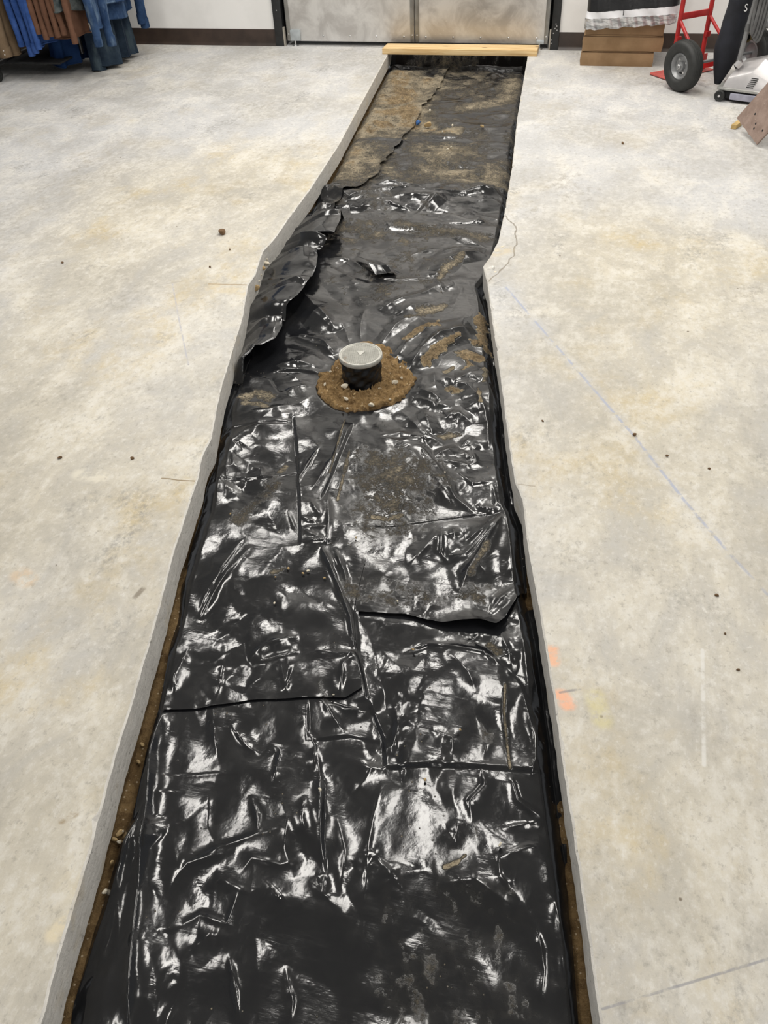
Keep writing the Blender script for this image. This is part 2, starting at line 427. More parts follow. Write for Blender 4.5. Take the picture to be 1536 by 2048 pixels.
ZZ = -0.150 + 0.016 * (fbm(r, YY.shape, (90, 14), 4, 0.6) - 0.5)
ed = np.minimum(XX - XL(YY), XR(YY) - XX)
ZZ += 0.034 * np.clip(1 - (XX - XL(YY)) / 0.08, 0, 1.0) * np.clip((1.5 - YY) / 0.3, 0.35, 1) + 0.010 * np.clip(1 - (XR(YY) - XX) / 0.05, 0, 1) * np.clip((0.9 - YY) / 0.3, 0, 1) * 3 + 0.010 * (fbm(r, YY.shape, (260, 40), 3, 0.6) - 0.5)
tag(link('soil_bed', grid_mesh('soil_bed', XX, YY, ZZ, M_SOIL_D)), 'brown damp soil showing along the sides of the trench', 'soil', kind='stuff')

# =================================================================== BLACK FILM
S0, S1, NS = -0.60, 0.60, 540
YA, YB, NY = -0.45, 6.45, 2700
xc = lambda y: -0.22 - 0.129 * y
sg = np.linspace(S0, S1, NS); yg = np.linspace(YA, YB, NY)
HM = np.zeros((NY, NS)); DUST = np.zeros((NY, NS))
ds, dy = (S1 - S0) / (NS - 1), (YB - YA) / (NY - 1)
SGX = sg[None, :] + xc(yg)[:, None]; SGY = np.repeat(yg[:, None], NS, 1)
def tin(cs, cy, amp, seed, pw=1.0):
    """Crumple: random points joined into flat facets that meet in creases."""
    rr = np.random.RandomState(seed); pts = []
    nx = int((S1 - S0) / cs) + 3; ny = int((YB - YA) / cy) + 3
    for j in range(ny):
        for i in range(nx):
            pts.append((S0 - cs + (i + rr.uniform(-0.45, 0.45) + 0.5 * (j % 2)) * cs, YA - cy + (j + rr.uniform(-0.45, 0.45)) * cy))
    P = np.array(pts); sc = np.array([1.0 / cs, 1.0 / cy])
    vv, ee, ff, *_ = delaunay_2d_cdt([Vector((p[0] * sc[0], p[1] * sc[1])) for p in pts], [], [], 0, 1e-6)
    V = np.array([[v.x / sc[0], v.y / sc[1]] for v in vv]); h = rr.randn(len(V)); h = np.sign(h) * np.abs(h) ** pw
    out = np.zeros((NY, NS))
    for f in ff:
        A = V[list(f)]
        i0 = max(0, int(math.ceil((A[:, 0].min() - S0) / ds))); i1 = min(NS - 1, int((A[:, 0].max() - S0) / ds))
        j0 = max(0, int(math.ceil((A[:, 1].min() - YA) / dy))); j1 = min(NY - 1, int((A[:, 1].max() - YA) / dy))
        if i1 < i0 or j1 < j0: continue
        gx = sg[i0:i1 + 1][None, :]; gy = yg[j0:j1 + 1][:, None]
        d = (A[1, 1] - A[2, 1]) * (A[0, 0] - A[2, 0]) + (A[2, 0] - A[1, 0]) * (A[0, 1] - A[2, 1])
        if abs(d) < 1e-12: continue
        l0 = ((A[1, 1] - A[2, 1]) * (gx - A[2, 0]) + (A[2, 0] - A[1, 0]) * (gy - A[2, 1])) / d
        l1 = ((A[2, 1] - A[0, 1]) * (gx - A[2, 0]) + (A[0, 0] - A[2, 0]) * (gy - A[2, 1])) / d
        l2 = 1 - l0 - l1; m = (l0 >= -1e-6) & (l1 >= -1e-6) & (l2 >= -1e-6)
        v = l0 * h[f[0]] + l1 * h[f[1]] + l2 * h[f[2]]
        sub = out[j0:j1 + 1, i0:i1 + 1]; sub[m] = v[m]
    return out * amp
def blur(a, k):
    w = np.hanning(k + 2)[1:-1]; w /= w.sum()
    a = np.apply_along_axis(lambda m: np.convolve(np.pad(m, k // 2, 'edge'), w, 'valid'), 0, a)
    return np.apply_along_axis(lambda m: np.convolve(np.pad(m, k // 2, 'edge'), w, 'valid'), 1, a)
def warp(a, rr, amt, cells):
    wy = (fbm(rr, a.shape, cells, 3) - 0.5) * amt / dy; wx = (fbm(rr, a.shape, cells, 3) - 0.5) * amt / ds
    J = np.clip(np.arange(NY)[:, None] + wy, 0, NY - 1).astype(int); I = np.clip(np.arange(NS)[None, :] + wx, 0, NS - 1).astype(int)
    return a[J, I]
r = np.random.RandomState(21)
low = fbm(r, (NY, NS), (46, 8), 2)
mask = np.clip((fbm(r, (NY, NS), (40, 7), 3) - 0.36) / 0.28, 0.12, 1)       # where the film is crumpled, where it lies flat
farw = np.clip((SGY - 3.2) / 0.8, 0, 1)
HM += 0.020 * (low - 0.5)
HM += warp(tin(0.17, 0.20, 0.0042, 1), r, 0.05, (60, 10))
HM += (1 - farw) * warp(tin(0.075, 0.09, 0.0025, 2, 1.3), r, 0.03, (120, 20)) * (0.3 + 0.7 * mask) * (1 - 0.5 * np.clip((SGY - 1.7) / 0.3, 0, 1))
HM += (1 - farw) * warp(tin(0.032, 0.040, 0.0008, 3, 1.4), r, 0.016, (200, 36)) * mask * (1 - 0.5 * np.clip((SGY - 1.7) / 0.3, 0, 1))
HM += farw * warp(tin(0.15, 0.075, 0.0052, 4, 1.3), r, 0.05, (120, 10)) + farw * warp(tin(0.05, 0.030, 0.0017, 5, 1.3), r, 0.02, (200, 30))
HM = blur(HM, 3)

ZF = -0.100
def px(pts, z=ZF): return [(at(a, b, z).x, at(a, b, z).y) for a, b in pts]
def dist(pts):
    """Signed distance to a polyline on the map, limited to its neighbourhood."""
    P = np.array(pts)
    lo, hi = P.min(0) - 0.14, P.max(0) + 0.14
    j0, j1 = max(0, int((lo[1] - YA) / dy)), min(NY, int((hi[1] - YA) / dy) + 2)
    if j1 <= j0: return None
    X = SGX[j0:j1]; Y = SGY[j0:j1]; best = np.full(X.shape, 9.0); side = np.zeros(X.shape); tt = np.zeros(X.shape)
    L = np.r_[0, np.cumsum(np.hypot(*np.diff(P, axis=0).T))]
    for k in range(len(P) - 1):
        a, b = P[k], P[k + 1]; d = b - a; l2 = max(d @ d, 1e-9)
        h = np.clip(((X - a[0]) * d[0] + (Y - a[1]) * d[1]) / l2, 0, 1)
        ex = X - a[0] - h * d[0]; ey = Y - a[1] - h * d[1]; q = np.hypot(ex, ey); m = q < best
        best = np.where(m, q, best); side = np.where(m, np.sign(d[0] * ey - d[1] * ex), side); tt = np.where(m, L[k] + h * np.sqrt(l2), tt)
    return slice(j0, j1), best, side, tt / L[-1], L[-1]
def ridge(pts, amp, wid, z=ZF, sharp=1.3, dustline=0.0):
    broad = all(360 < p[1] < 935 for p in pts)
    q = dist(px(pts, z))
    if q is None: return
    sl, d, sd, t, L = q
    taper = np.sin(np.clip(np.minimum(t, 1 - t) * L / min(0.09, L * 0.5), 0, 1) * math.pi / 2)
    rr = np.random.RandomState(int(abs(pts[0][0] * 7 + pts[0][1] * 3)) % 9999)
    wl, wr = wid * 1e-3 * rr.uniform(0.5, 2.6), wid * 1e-3 * rr.uniform(0.5, 2.6)
    mod = np.interp(t, np.linspace(0, 1, 9), rr.uniform(0.65, 1.1, 9))
    k = np.where(sd > 0, np.exp(-d / wl), np.exp(-d / wr)) * np.clip((0.13 - d) / 0.05, 0, 1)
    if broad:      # round the pipe the film is drawn into wide flat-sided pleats
        ws = np.where(sd > 0, wl, wr) * 3.2 + 0.008
        k = 0.45 * k + 0.9 * np.clip(1 - d / ws, 0, 1)
    HM[sl] += amp * 1.0e-3 * taper * mod * k
    if dustline: DUST[sl] = np.maximum(DUST[sl], dustline * np.clip(1 - d / 0.0045, 0, 1))
def step(pts, amp, wid, z=ZF):
    """The film to the left of the travelling direction lies amp mm higher and eases back over wid mm."""
    q = dist(px(pts, z))
    if q is None: return
    sl, d, sd, t, L = q
    taper = np.clip(np.minimum(t, 1 - t) * L / min(0.05, L * 0.45), 0, 1) ** 0.6
    HM[sl] += amp * 1e-3 * taper * np.clip(0.5 + sd * d / 0.007, 0, 1) * np.exp(-d / (wid * 1e-3))
def dusty(pts, rad, amt, soft=0.6):
    q = dist(px(pts))
    if q is None: return
    sl, d, sd, t, L = q
    d = d + nfu[sl] * min(0.30 * rad, 9) * 1e-3 + nzu[sl] * min(0.40 * rad, 25) * 1e-3
    DUST[sl] = np.maximum(DUST[sl], amt * np.clip((rad * 1e-3 - d) / (rad * 1e-3 * soft), 0, 1))

for a in [
    # folds that run out from the standing pipe
    ([(592, 578), (640, 630), (674, 662)], 20, 16), ([(610, 620), (650, 650), (675, 664)], 8, 9), ([(588, 664), (640, 680), (672, 708)], 10, 10),
    ([(580, 668), (650, 695), (674, 718)], 7, 7), ([(540, 734), (600, 731), (645, 737)], 13, 10), ([(560, 690), (610, 705), (660, 730)], 5, 12),
    ([(816, 746), (845, 705), (880, 680), (910, 668), (948, 660)], 19, 12), ([(832, 738), (870, 704), (925, 674)], 8, 7), ([(790, 722), (815, 690), (850, 665), (880, 648)], 9, 10),
    ([(838, 780), (865, 795), (888, 806)], 7, 7), ([(830, 795), (870, 812), (908, 816)], 8, 7), ([(800, 818), (840, 860), (885, 893)], 6, 9),
    ([(843, 818), (857, 850), (866, 872)], 7, 7), ([(884, 755), (910, 768), (940, 752), (960, 770)], 9, 9), ([(868, 740), (870, 775), (885, 800)], 6, 7),
    ([(905, 772), (935, 775), (955, 800), (962, 830)], 8, 7), ([(912, 815), (905, 830), (895, 838), (880, 838)], 6, 6), ([(895, 840), (918, 830), (945, 850)], 6, 8),
    ([(978, 770), (985, 810), (990, 850)], 9, 8), ([(960, 800), (975, 850), (978, 900)], 8, 8), ([(700, 690), (690, 660), (680, 640)], 5, 7), ([(720, 680), (722, 650), (730, 620)], 4, 7),
    ([(760, 690), (790, 655), (830, 630)], 6, 9), ([(628, 790), (600, 810), (545, 825), (470, 835)], 7, 8), ([(570, 785), (610, 775), (632, 770)], 6, 8), ([(575, 750), (600, 765), (628, 768)], 6, 7),
    # star and long folds on the middle sheet
    ([(862, 917), (900, 902), (920, 897)], 8, 8), ([(920, 897), (945, 873)], 7, 7), ([(920, 897), (950, 928)], 7, 7), ([(862, 917), (900, 925), (935, 933), (952, 927), (945, 900), (960, 892)], 8, 8),
    ([(912, 945), (945, 972), (985, 965)], 6, 8), ([(835, 890), (870, 930), (910, 1000), (952, 1030)], 11, 10), ([(815, 895), (870, 960), (915, 1022)], 6, 9),
    ([(755, 875), (800, 865), (845, 877), (800, 885), (755, 875)], 5, 9), ([(795, 900), (815, 892), (845, 900)], 4, 6), ([(1008, 1028), (975, 1055), (935, 1083), (912, 1080)], 8, 9),
    ([(1008, 1030), (970, 1072), (930, 1110), (890, 1112)], 9, 10), ([(1006, 1036), (972, 1085), (932, 1150), (918, 1185)], 12, 11), ([(1022, 992), (1014, 1050), (1026, 1110), (1035, 1165)], 15, 16),
    ([(880, 1060), (850, 1095), (815, 1132)], 7, 9), ([(883, 1058), (882, 1105), (898, 1125)], 7, 7), ([(912, 1080), (905, 1055)], 6, 7), ([(1002, 960), (1008, 1000), (1005, 1020)], 10, 9), ([(985, 970), (992, 1010), (1004, 1022)], 7, 7),
    ([(950, 1015), (975, 1020), (1005, 1028)], 6, 6), ([(1050, 1170), (1010, 1240), (1000, 1252)], 10, 10), ([(1045, 1165), (1000, 1200), (965, 1245)], 9, 12), ([(918, 1155), (955, 1130), (980, 1160)], 6, 10),
    ([(690, 840), (672, 905), (660, 950)], 3, 5, ZF, 1.3, 0.7), ([(676, 902), (640, 960), (622, 985)], 7, 6), ([(640, 892), (600, 955), (596, 975)], 7, 6), ([(655, 985), (658, 1040), (655, 1090)], 8, 6),
    ([(600, 1035), (640, 1052)], 5, 5), ([(602, 1058), (655, 1055)], 5, 5), ([(604, 1062), (645, 1080)], 5, 5), ([(604, 1086), (652, 1081), (655, 1090)], 7, 5), ([(620, 1000), (640, 1035)], 5, 5),
    ([(642, 1094), (676, 1170), (700, 1232), (709, 1300)], 10, 7), ([(668, 1095), (690, 1150), (704, 1212)], 8, 7), ([(505, 1092), (442, 1170), (398, 1242)], 8, 8), ([(490, 1075), (425, 1175), (392, 1238)], 6, 8),
    ([(575, 1020), (598, 1078)], 4, 5), ([(440, 862), (466, 886), (495, 866), (520, 860), (585, 852)], 7, 8), ([(450, 870), (452, 900), (455, 950), (452, 1000)], 6, 7), ([(436, 880), (436, 940), (430, 1000)], 6, 7),
    ([(508, 938), (525, 940), (522, 958)], 5, 5), ([(466, 905), (468, 935), (485, 950)], 4, 6),
    # near sheet
    ([(495, 1318), (540, 1290), (602, 1274)], 10, 9), ([(495, 1318), (530, 1325), (604, 1304)], 8, 7), ([(349, 1400), (350, 1362), (382, 1300)], 8, 7), ([(448, 1320), (440, 1380), (430, 1405)], 6, 12),
    ([(560, 1320), (572, 1380), (590, 1330)], 6, 9), ([(655, 1382), (645, 1402), (665, 1432), (694, 1468)], 8, 8), ([(650, 1405), (690, 1418), (738, 1418)], 7, 7), ([(680, 1395), (688, 1330), (710, 1310)], 6, 9),
    ([(630, 1300), (670, 1310), (700, 1305), (728, 1335)], 6, 7), ([(800, 1302), (855, 1286), (890, 1290), (965, 1306), (985, 1322), (1020, 1346)], 6, 6), ([(893, 1300), (935, 1345), (955, 1388)], 6, 8),
    ([(1000, 1252), (1003, 1272), (1018, 1312), (1026, 1346)], 9, 7), ([(1058, 1258), (1064, 1330), (1083, 1405)], 9, 8), ([(1026, 1346), (1045, 1382), (1066, 1470), (1070, 1520)], 8, 7), ([(1083, 1405), (1074, 1460), (1072, 1518), (1060, 1555)], 9, 8),
    ([(1010, 1372), (1008, 1420), (1016, 1500), (1020, 1536)], 4, 4, ZF, 1.3, 1.0), ([(930, 1290), (956, 1270), (954, 1250)], 4, 6), ([(790, 1412), (796, 1450), (788, 1488), (755, 1500)], 7, 10),
    ([(860, 1460), (880, 1470), (905, 1478), (905, 1510)], 6, 8), ([(950, 1420), (975, 1480), (965, 1520)], 4, 10), ([(300, 1553), (400, 1548), (500, 1543)], 2, 3), ([(300, 1586), (372, 1584)], 2, 3),
    ([(380, 1722), (450, 1690), (512, 1671), (575, 1660)], 5, 5), ([(500, 1590), (515, 1630), (519, 1672)], 5, 7), ([(632, 1490), (640, 1560), (642, 1720)], 6, 7), ([(425, 1410), (430, 1480), (440, 1530)], 5, 10), ([(460, 1450), (490, 1490), (520, 1510)], 6, 9),
    ([(540, 1480), (560, 1500), (545, 1570)], 5, 8), ([(610, 1450), (630, 1490), (625, 1540)], 5, 8), ([(700, 1590), (730, 1560), (760, 1500)], 6, 14), ([(335, 1795), (350, 1755), (375, 1725), (470, 1700)], 6, 8),
    ([(350, 1855), (400, 1828), (455, 1850), (480, 1780)], 6, 8), ([(458, 1905), (472, 1980), (480, 2060)], 8, 9), ([(570, 1930), (585, 2000), (580, 2048)], 5, 7), ([(530, 1760), (560, 1800), (545, 1830)], 5, 8),
    ([(620, 1760), (645, 1790), (650, 1740)], 5, 7), ([(1020, 1545), (1035, 1600), (1062, 1622), (1098, 1636)], 9, 9), ([(990, 1722), (1050, 1702), (1096, 1690)], 6, 7), ([(993, 1710), (1002, 1760), (1045, 1812)], 6, 8),
    ([(870, 1770), (950, 1765), (1008, 1808), (1055, 1822)], 9, 10), ([(1060, 1820), (1076, 1872), (1088, 1940), (1080, 2010)], 7, 8), ([(1082, 1775), (1112, 1808), (1126, 1900), (1136, 2010)], 9, 9), ([(962, 1528), (968, 1572), (938, 1605), (945, 1650)], 7, 9),
    ([(885, 1670), (910, 1690), (915, 1640)], 5, 6), ([(1000, 1660), (1050, 1650), (1095, 1640)], 5, 8), ([(735, 1690), (790, 1760), (740, 1790)], 4, 9), ([(765, 1560), (745, 1640), (735, 1700), (725, 1900), (700, 2060)], 1.6, 3),
    ([(328, 1418), (304, 1510), (297, 1600), (284, 1720), (271, 1850), (258, 2080)], 26, 11), ([(290, 1606), (240, 1748), (186, 1895), (110, 2090)], 15, 8), ([(243, 1690), (235, 1900), (205, 2000)], 4, 14),
    ([(420, 1560), (415, 1650), (440, 1720)], 5, 14), ([(560, 1590), (575, 1640), (570, 1700), (590, 1760)], 6, 10), ([(670, 1620), (690, 1700), (680, 1790)], 5, 12), ([(610, 1590), (604, 1640), (620, 1700)], 5, 8),
    ([(480, 1750), (505, 1720), (560, 1735), (610, 1720)], 5, 9), ([(400, 1780), (440, 1760), (500, 1790), (540, 1770)], 5, 9), ([(380, 1900), (420, 1870), (470, 1880)], 5, 8),
    # bunched end of the far sheet
    ([(690, 402), (780, 384), (870, 394), (1002, 383)], 34, 18), ([(610, 398), (660, 380), (700, 402)], 26, 16), ([(720, 414), (800, 400), (900, 410), (1000, 398)], 26, 14), ([(620, 412), (700, 420), (780, 412), (830, 425)], 16, 14), ([(880, 372), (960, 378), (1005, 368)], 14, 16), ([(832, 428), (888, 398), (902, 394)], 15, 9), ([(905, 440), (952, 418)], 10, 9),
    ([(764, 440), (780, 458), (850, 455), (900, 470), (978, 502)], 7, 8), ([(858, 442), (910, 465), (975, 492)], 6, 8), ([(785, 522), (870, 500), (972, 502)], 8, 9), ([(868, 516), (910, 504), (972, 508)], 7, 8),
    ([(868, 560), (900, 524), (930, 518), (966, 510)], 20, 18), ([(865, 560), (880, 575), (886, 588)], 12, 8), ([(900, 556), (905, 575), (890, 582)], 9, 7), ([(755, 622), (810, 604), (850, 590), (884, 574)], 8, 10), ([(790, 634), (850, 610), (890, 600)], 6, 8),
    ([(660, 515), (700, 520), (740, 545), (800, 555)], 10, 12), ([(645, 530), (690, 550), (720, 570)], 7, 10), ([(945, 560), (960, 600), (985, 660)], 9, 12), ([(930, 575), (915, 600), (895, 640)], 6, 10),
]: ridge(*a)
for a in [
    ([(1006, 1030), (945, 1033), (840, 1044), (780, 1050), (690, 1052)], -5, 60), ([(640, 1000), (662, 955), (692, 880), (706, 848)], 8, 60), ([(600, 1092), (598, 1000), (596, 945), (592, 880), (587, 832)], -5, 50),
    ([(435, 860), (585, 846)], 4, 50), ([(428, 962), (520, 959), (548, 956), (597, 944)], 4, 50), 
    ([(735, 1398), (724, 1342), (709, 1300)], 10, 40), ([(765, 1535), (850, 1532), (960, 1534), (1030, 1538), (1094, 1542)], 7, 60), ([(771, 1532), (765, 1470), (736, 1396)], -6, 50),
    ([(652, 1745), (645, 1680), (648, 1560)], 6, 40), ([(545, 745), (600, 745), (660, 750)], 8, 30), ([(610, 1480), (700, 1470), (765, 1482)], 4, 30), ([(616, 1480), (616, 1395)], 4, 40),
    ([(760, 560), (800, 566), (860, 560)], 6, 40), ([(480, 745), (540, 760), (560, 790)], -10, 40),
]: step(*a)

# dust and dirt lying on the film (amounts follow the patches in the photograph)
rd = np.random.RandomState(5)
nz = fbm(rd, (NY, NS), (60, 11), 5, 0.6); nf = fbm(rd, (NY, NS), (300, 52), 3, 0.6)
nzu = (nz - nz.mean()) / nz.std(); nfu = (nf - nf.mean()) / nf.std()
for pts, rad, amt, soft in [
    ([(835, 165), (790, 200), (770, 240), (745, 262)], 330, 0.95, 1.0), ([(800, 150), (820, 250)], 200, 1.0, 0.9), ([(720, 300), (700, 340), (740, 330)], 260, 0.62, 1.0), ([(900, 300), (860, 345), (960, 350)], 300, 0.50, 1.0),
    ([(1025, 160), (1010, 200), (930, 215)], 110, 0.6, 1.0), ([(885, 262), (905, 262)], 90, 0.9, 0.8), ([(850, 258), (870, 256)], 60, 0.8, 0.8), ([(950, 180), (900, 130)], 300, 0.28, 1.0),
    ([(812, 680), (845, 662), (872, 660)], 17, 1.3, 0.35), ([(873, 660), (876, 648)], 7, 1.1, 0.5), ([(852, 730), (880, 705), (918, 678)], 15, 1.35, 0.3), ([(962, 640), (963, 665), (962, 690)], 24, 1.4, 0.35), ([(950, 685), (972, 690)], 26, 1.4, 0.3),
    ([(935, 712), (960, 720), (965, 720)], 24, 1.25, 0.4), ([(930, 722), (940, 735), (925, 745)], 14, 1.1, 0.5), ([(905, 740), (890, 748)], 9, 0.9, 0.6), ([(900, 782), (915, 786)], 13, 1.1, 0.5), ([(955, 785), (962, 815)], 8, 0.9, 0.6), ([(970, 740), (968, 770)], 12, 0.7, 0.8),
    ([(840, 628), (880, 622)], 40, 0.75, 1.0), ([(810, 640), (850, 635)], 20, 0.5, 1.0), ([(490, 800), (510, 788), (540, 795)], 30, 0.8, 1.0), ([(490, 812), (520, 812), (532, 820)], 12, 0.8, 1.0),
    ([(880, 875), (905, 872)], 22, 0.75, 1.0), ([(700, 900), (685, 960), (675, 1000)], 5, 0.75, 1.0), ([(572, 930), (560, 945)], 9, 0.6, 1.0), ([(520, 1000), (560, 970), (480, 1040)], 60, 0.38, 1.0), ([(745, 1033), (775, 1037), (800, 1028)], 9, 0.75, 0.9),
    ([(760, 940), (820, 960), (780, 1020)], 190, 0.30, 1.0), ([(720, 1180), (800, 1190), (950, 1200)], 80, 0.24, 1.0), ([(940, 1150), (975, 1090)], 12, 0.5, 1.0), ([(545, 1150), (570, 1140)], 10, 0.5, 1.0), ([(890, 1735), (915, 1728), (930, 1715)], 6, 0.9, 0.8), ([(950, 1650), (955, 1680)], 5, 0.4, 1.0),
    ([(640, 1370), (650, 1400)], 40, 0.28, 1.0), ([(980, 1290), (1000, 1310)], 14, 0.6, 1.0), ([(960, 1440), (975, 1470)], 30, 0.3, 1.0), ([(850, 1990), (900, 1850), (980, 2000)], 200, 0.14, 1.0), ([(700, 470), (850, 490), (760, 580)], 330, 0.16, 1.0), ([(925, 520), (895, 540), (880, 560)], 24, 0.7, 1.0), ([(800, 450), (970, 480)], 60, 0.42, 1.0), ([(570, 430), (590, 470)], 30, 0.3, 1.0), ([(540, 520), (580, 560)], 60, 0.25, 1.0),
]: dusty(pts, rad, amt, soft)
DUST = np.clip(DUST * (0.55 + 0.9 * nz) + (DUST > 0.02) * (nf - 0.5) * 0.5, 0, 1.3) + 0.05 * np.clip(nz - 0.45, 0, 1) + (0.10 + 0.16 * farw) * np.clip(0.5 + 0.5 * nzu, 0, 1.2) * np.clip((SGY - 1.1) / 0.5, 0.25, 1)
HM += 0.012 * np.clip(DUST - 0.6, 0, 0.6) * np.clip(0.5 + 0.5 * nfu, 0, 2)
# hollow round the pipe where the film was cut away
PIPE = at(722, 766, -0.09); PIPE.z = 0
dp = np.hypot(SGX - PIPE.x, SGY - PIPE.y)
HM -= 0.020 * np.clip((0.155 - dp) / 0.05, 0, 1)
# edges turn down beside the slab
de = np.minimum(SGX - XL(SGY), XR(SGY) - SGX)
HM -= 0.034 * np.clip(1 - (XR(SGY) - SGX - 0.004) / 0.030, 0, 1.15) ** 1.4
HM -= 0.018 * np.clip(1 - (SGX - XL(SGY) - 0.006) / 0.028, 0, 1.6) ** 1.3
def sample(A, X, Y):
    fy = np.clip((Y - YA) / dy, 0, NY - 1.001); fx = np.clip((X - xc(Y) - S0) / ds, 0, NS - 1.001)
    j = fy.astype(int); i = fx.astype(int); v = fy - j; u = fx - i
    return (A[j, i] * (1 - u) + A[j, i + 1] * u) * (1 - v) + (A[j + 1, i] * (1 - u) + A[j + 1, i + 1] * u) * v
def pl(pts, n, z=ZF, raw=False):
    P = np.array(pts if raw else px(pts, z)); L = np.r_[0, np.cumsum(np.hypot(*np.diff(P, axis=0).T))]
    t = np.linspace(0, L[-1], n); return np.interp(t, L, P[:, 0]), np.interp(t, L, P[:, 1])
def sheet(name, front, back, nx, ny, dz, lift=None, lraw=None, rraw=None):
    """Film between a front and a back line; lraw / rraw bound it at the sides when given (functions of y)."""
    fx, fy = front; bx, by = back
    t = np.linspace(0, 1, ny)[:, None]
    X = fx[None, :] * (1 - t) + bx[None, :] * t; Y = fy[None, :] * (1 - t) + by[None, :] * t
    if lraw is not None:
        u = np.linspace(0, 1, nx)[None, :]; a, b = lraw(Y[:, :1] * 1.0), rraw(Y[:, :1] * 1.0)
        k = np.clip(np.minimum(t, 1 - t) / 0.02, 0, 1); X = a + (b - a) * u
    Z = ZF + sample(HM, X, Y) + dz
    if lift is not None: Z = Z + lift(X, Y, t, np.linspace(0, 1, nx)[None, :])
    return grid_mesh(name, X, Y, Z, M_FILM, {'dust': sample(DUST, X, Y)})
def xfn(tr, z=ZF, off=0.0):
    P = np.array(px(tr, z))[::-1]; P = P[np.argsort(P[:, 1])]; return lambda y: np.interp(y, P[:, 1], P[:, 0]) + off
FL = xfn([(786, 118), (754, 182), (695, 268), (676, 300), (612, 407), (590, 445), (548, 513), (526, 556), (505, 630), (480, 676), (472, 718), (474, 777), (453, 847), (428, 910), (408, 1004), (371, 1150), (350, 1239), (325, 1380), (290, 1530), (262, 1640), (205, 1800), (160, 1920), (112, 2048), (60, 2200)])
FR = xfn([(1056, 112), (1046, 187), (1034, 261), (1022, 335), (1012, 395), (1000, 458), (975, 520), (968, 545), (972, 575), (984, 640), (1003, 760), (1018, 893), (1030, 985), (1044, 1080), (1064, 1181), (1085, 1317), (1100, 1430), (1108, 1520), (1116, 1590), (1132, 1720), (1146, 1870), (1160, 2048), (1172, 2250)])
def fl(y):
    k = np.clip((y - 1.05) / 0.35, 0, 1); return (1 - k) * np.maximum(FL(y), XL(y) + 0.004) + k * (XL(y) - 0.012)
def fr(y):
    k = np.clip((y - 0.70) / 0.2, 0, 1); return (1 - k) * np.minimum(FR(y), XR(y) - 0.004) + k * (XR(y) + 0.018)

# far sheet, its dusty left-hand overlap, the middle sheet, the near sheet
ln = lambda a, b, n: (np.linspace(a[0], b[0], n), np.linspace(a[1], b[1], n))
rE = np.random.RandomState(8)
def wav(n, amp, k): return np.interp(np.linspace(0, 1, n), np.linspace(0, 1, k), rE.randn(k) * amp)
n = 260; y_ = 3.50 + wav(n, 0.02, 30)
me = sheet('far_film_sheet', (np.linspace(float(fl(3.5)), float(fr(3.5)), n), y_), (np.linspace(float(fl(6.33)), float(fr(6.33)), n), np.full(n, 6.33)), n, 640, -0.004, lambda X, Y, t, u: 0.10 * np.clip((Y - 6.26) / 0.055, 0, 1) ** 1.5, fl, fr)
tag(link('film_sheet', me), 'dusty wrinkled black film at the far end of the trench by the plank', 'plastic sheet', 'black film sheets lining the trench')
SEAM = xfn([(911, 112), (891, 149), (880, 173), (850, 214), (838, 235), (819, 263), (799, 290), (754, 347), (712, 378), (690, 392)], ZF, 0.0)
seam_w = wav(500, 0.006, 60); seam = lambda y: SEAM(y) + np.interp(y, np.linspace(3.4, 6.4, 500), seam_w)
n = 150
me = sheet('far_film_overlap', (np.linspace(float(fl(3.6)), float(seam(3.6)), n), np.full(n, 3.62) + wav(n, 0.012, 14)), (np.linspace(float(fl(6.25)), float(seam(6.25)), n), np.full(n, 6.25)), n, 560, 0.001,
           lambda X, Y, t, u: 0.011 * np.clip((u - 0.80) / 0.20, 0, 1) ** 1.5 * (0.5 + 0.8 * np.abs(np.sin(Y * 9.0) * np.sin(Y * 3.7 + 1))) + 0.016 * np.clip((3.75 - Y) / 0.12, 0, 1), fl, seam)
tag(link('film_sheet', me), 'tan dust covered film strip along the left of the far trench', 'plastic sheet', 'black film sheets lining the trench')
MF = [(326, 1424), (400, 1418), (440, 1410), (500, 1403), (560, 1400), (612, 1397), (690, 1398), (724, 1380), (722, 1340), (712, 1285), (707, 1221), (760, 1222), (812, 1226), (850, 1240), (885, 1250), (930, 1248), (962, 1246), (990, 1258), (1010, 1240), (1045, 1180), (1056, 1165)]
n = 360
fx, fy = pl(MF, n); fx = np.maximum(fx, fl(fy)); fx = np.minimum(fx, fr(fy))
bx, by = np.linspace(float(fl(3.66)), float(fr(3.66)), n), 3.66 + wav(n, 0.025, 26)
def mid_mesh():
    ny = 760; t = np.linspace(0, 1, ny)[:, None]; u = np.linspace(0, 1, n)[None, :]
    Y = fy[None, :] * (1 - t) + by[None, :] * t; X0 = fx[None, :] * (1 - t) + bx[None, :] * t
    # ease from the traced front line to even spacing between the two sides
    k = np.clip(t / 0.22, 0, 1); k = k * k * (3 - 2 * k)
    X = X0 * (1 - k) + (fl(Y) + (fr(Y) - fl(Y)) * u) * k
    Z = ZF + sample(HM, X, Y) + 0.0035
    lip = np.exp(-((Y - 1.27) / 0.05) ** 2 - ((X + 0.13) / 0.10) ** 2)
    Z = Z + 0.030 * lip + 0.0012 * np.exp(-t / 0.02) + 0.012 * np.clip((Y - 3.5) / 0.1, 0, 1)
    return grid_mesh('middle_film_sheet', X, Y, Z, M_FILM, {'dust': sample(DUST, X, Y)})
tag(link('film_sheet', mid_mesh()), 'creased black film in the middle of the trench cut round the pipe', 'plastic sheet', 'black film sheets lining the trench')
n = 400
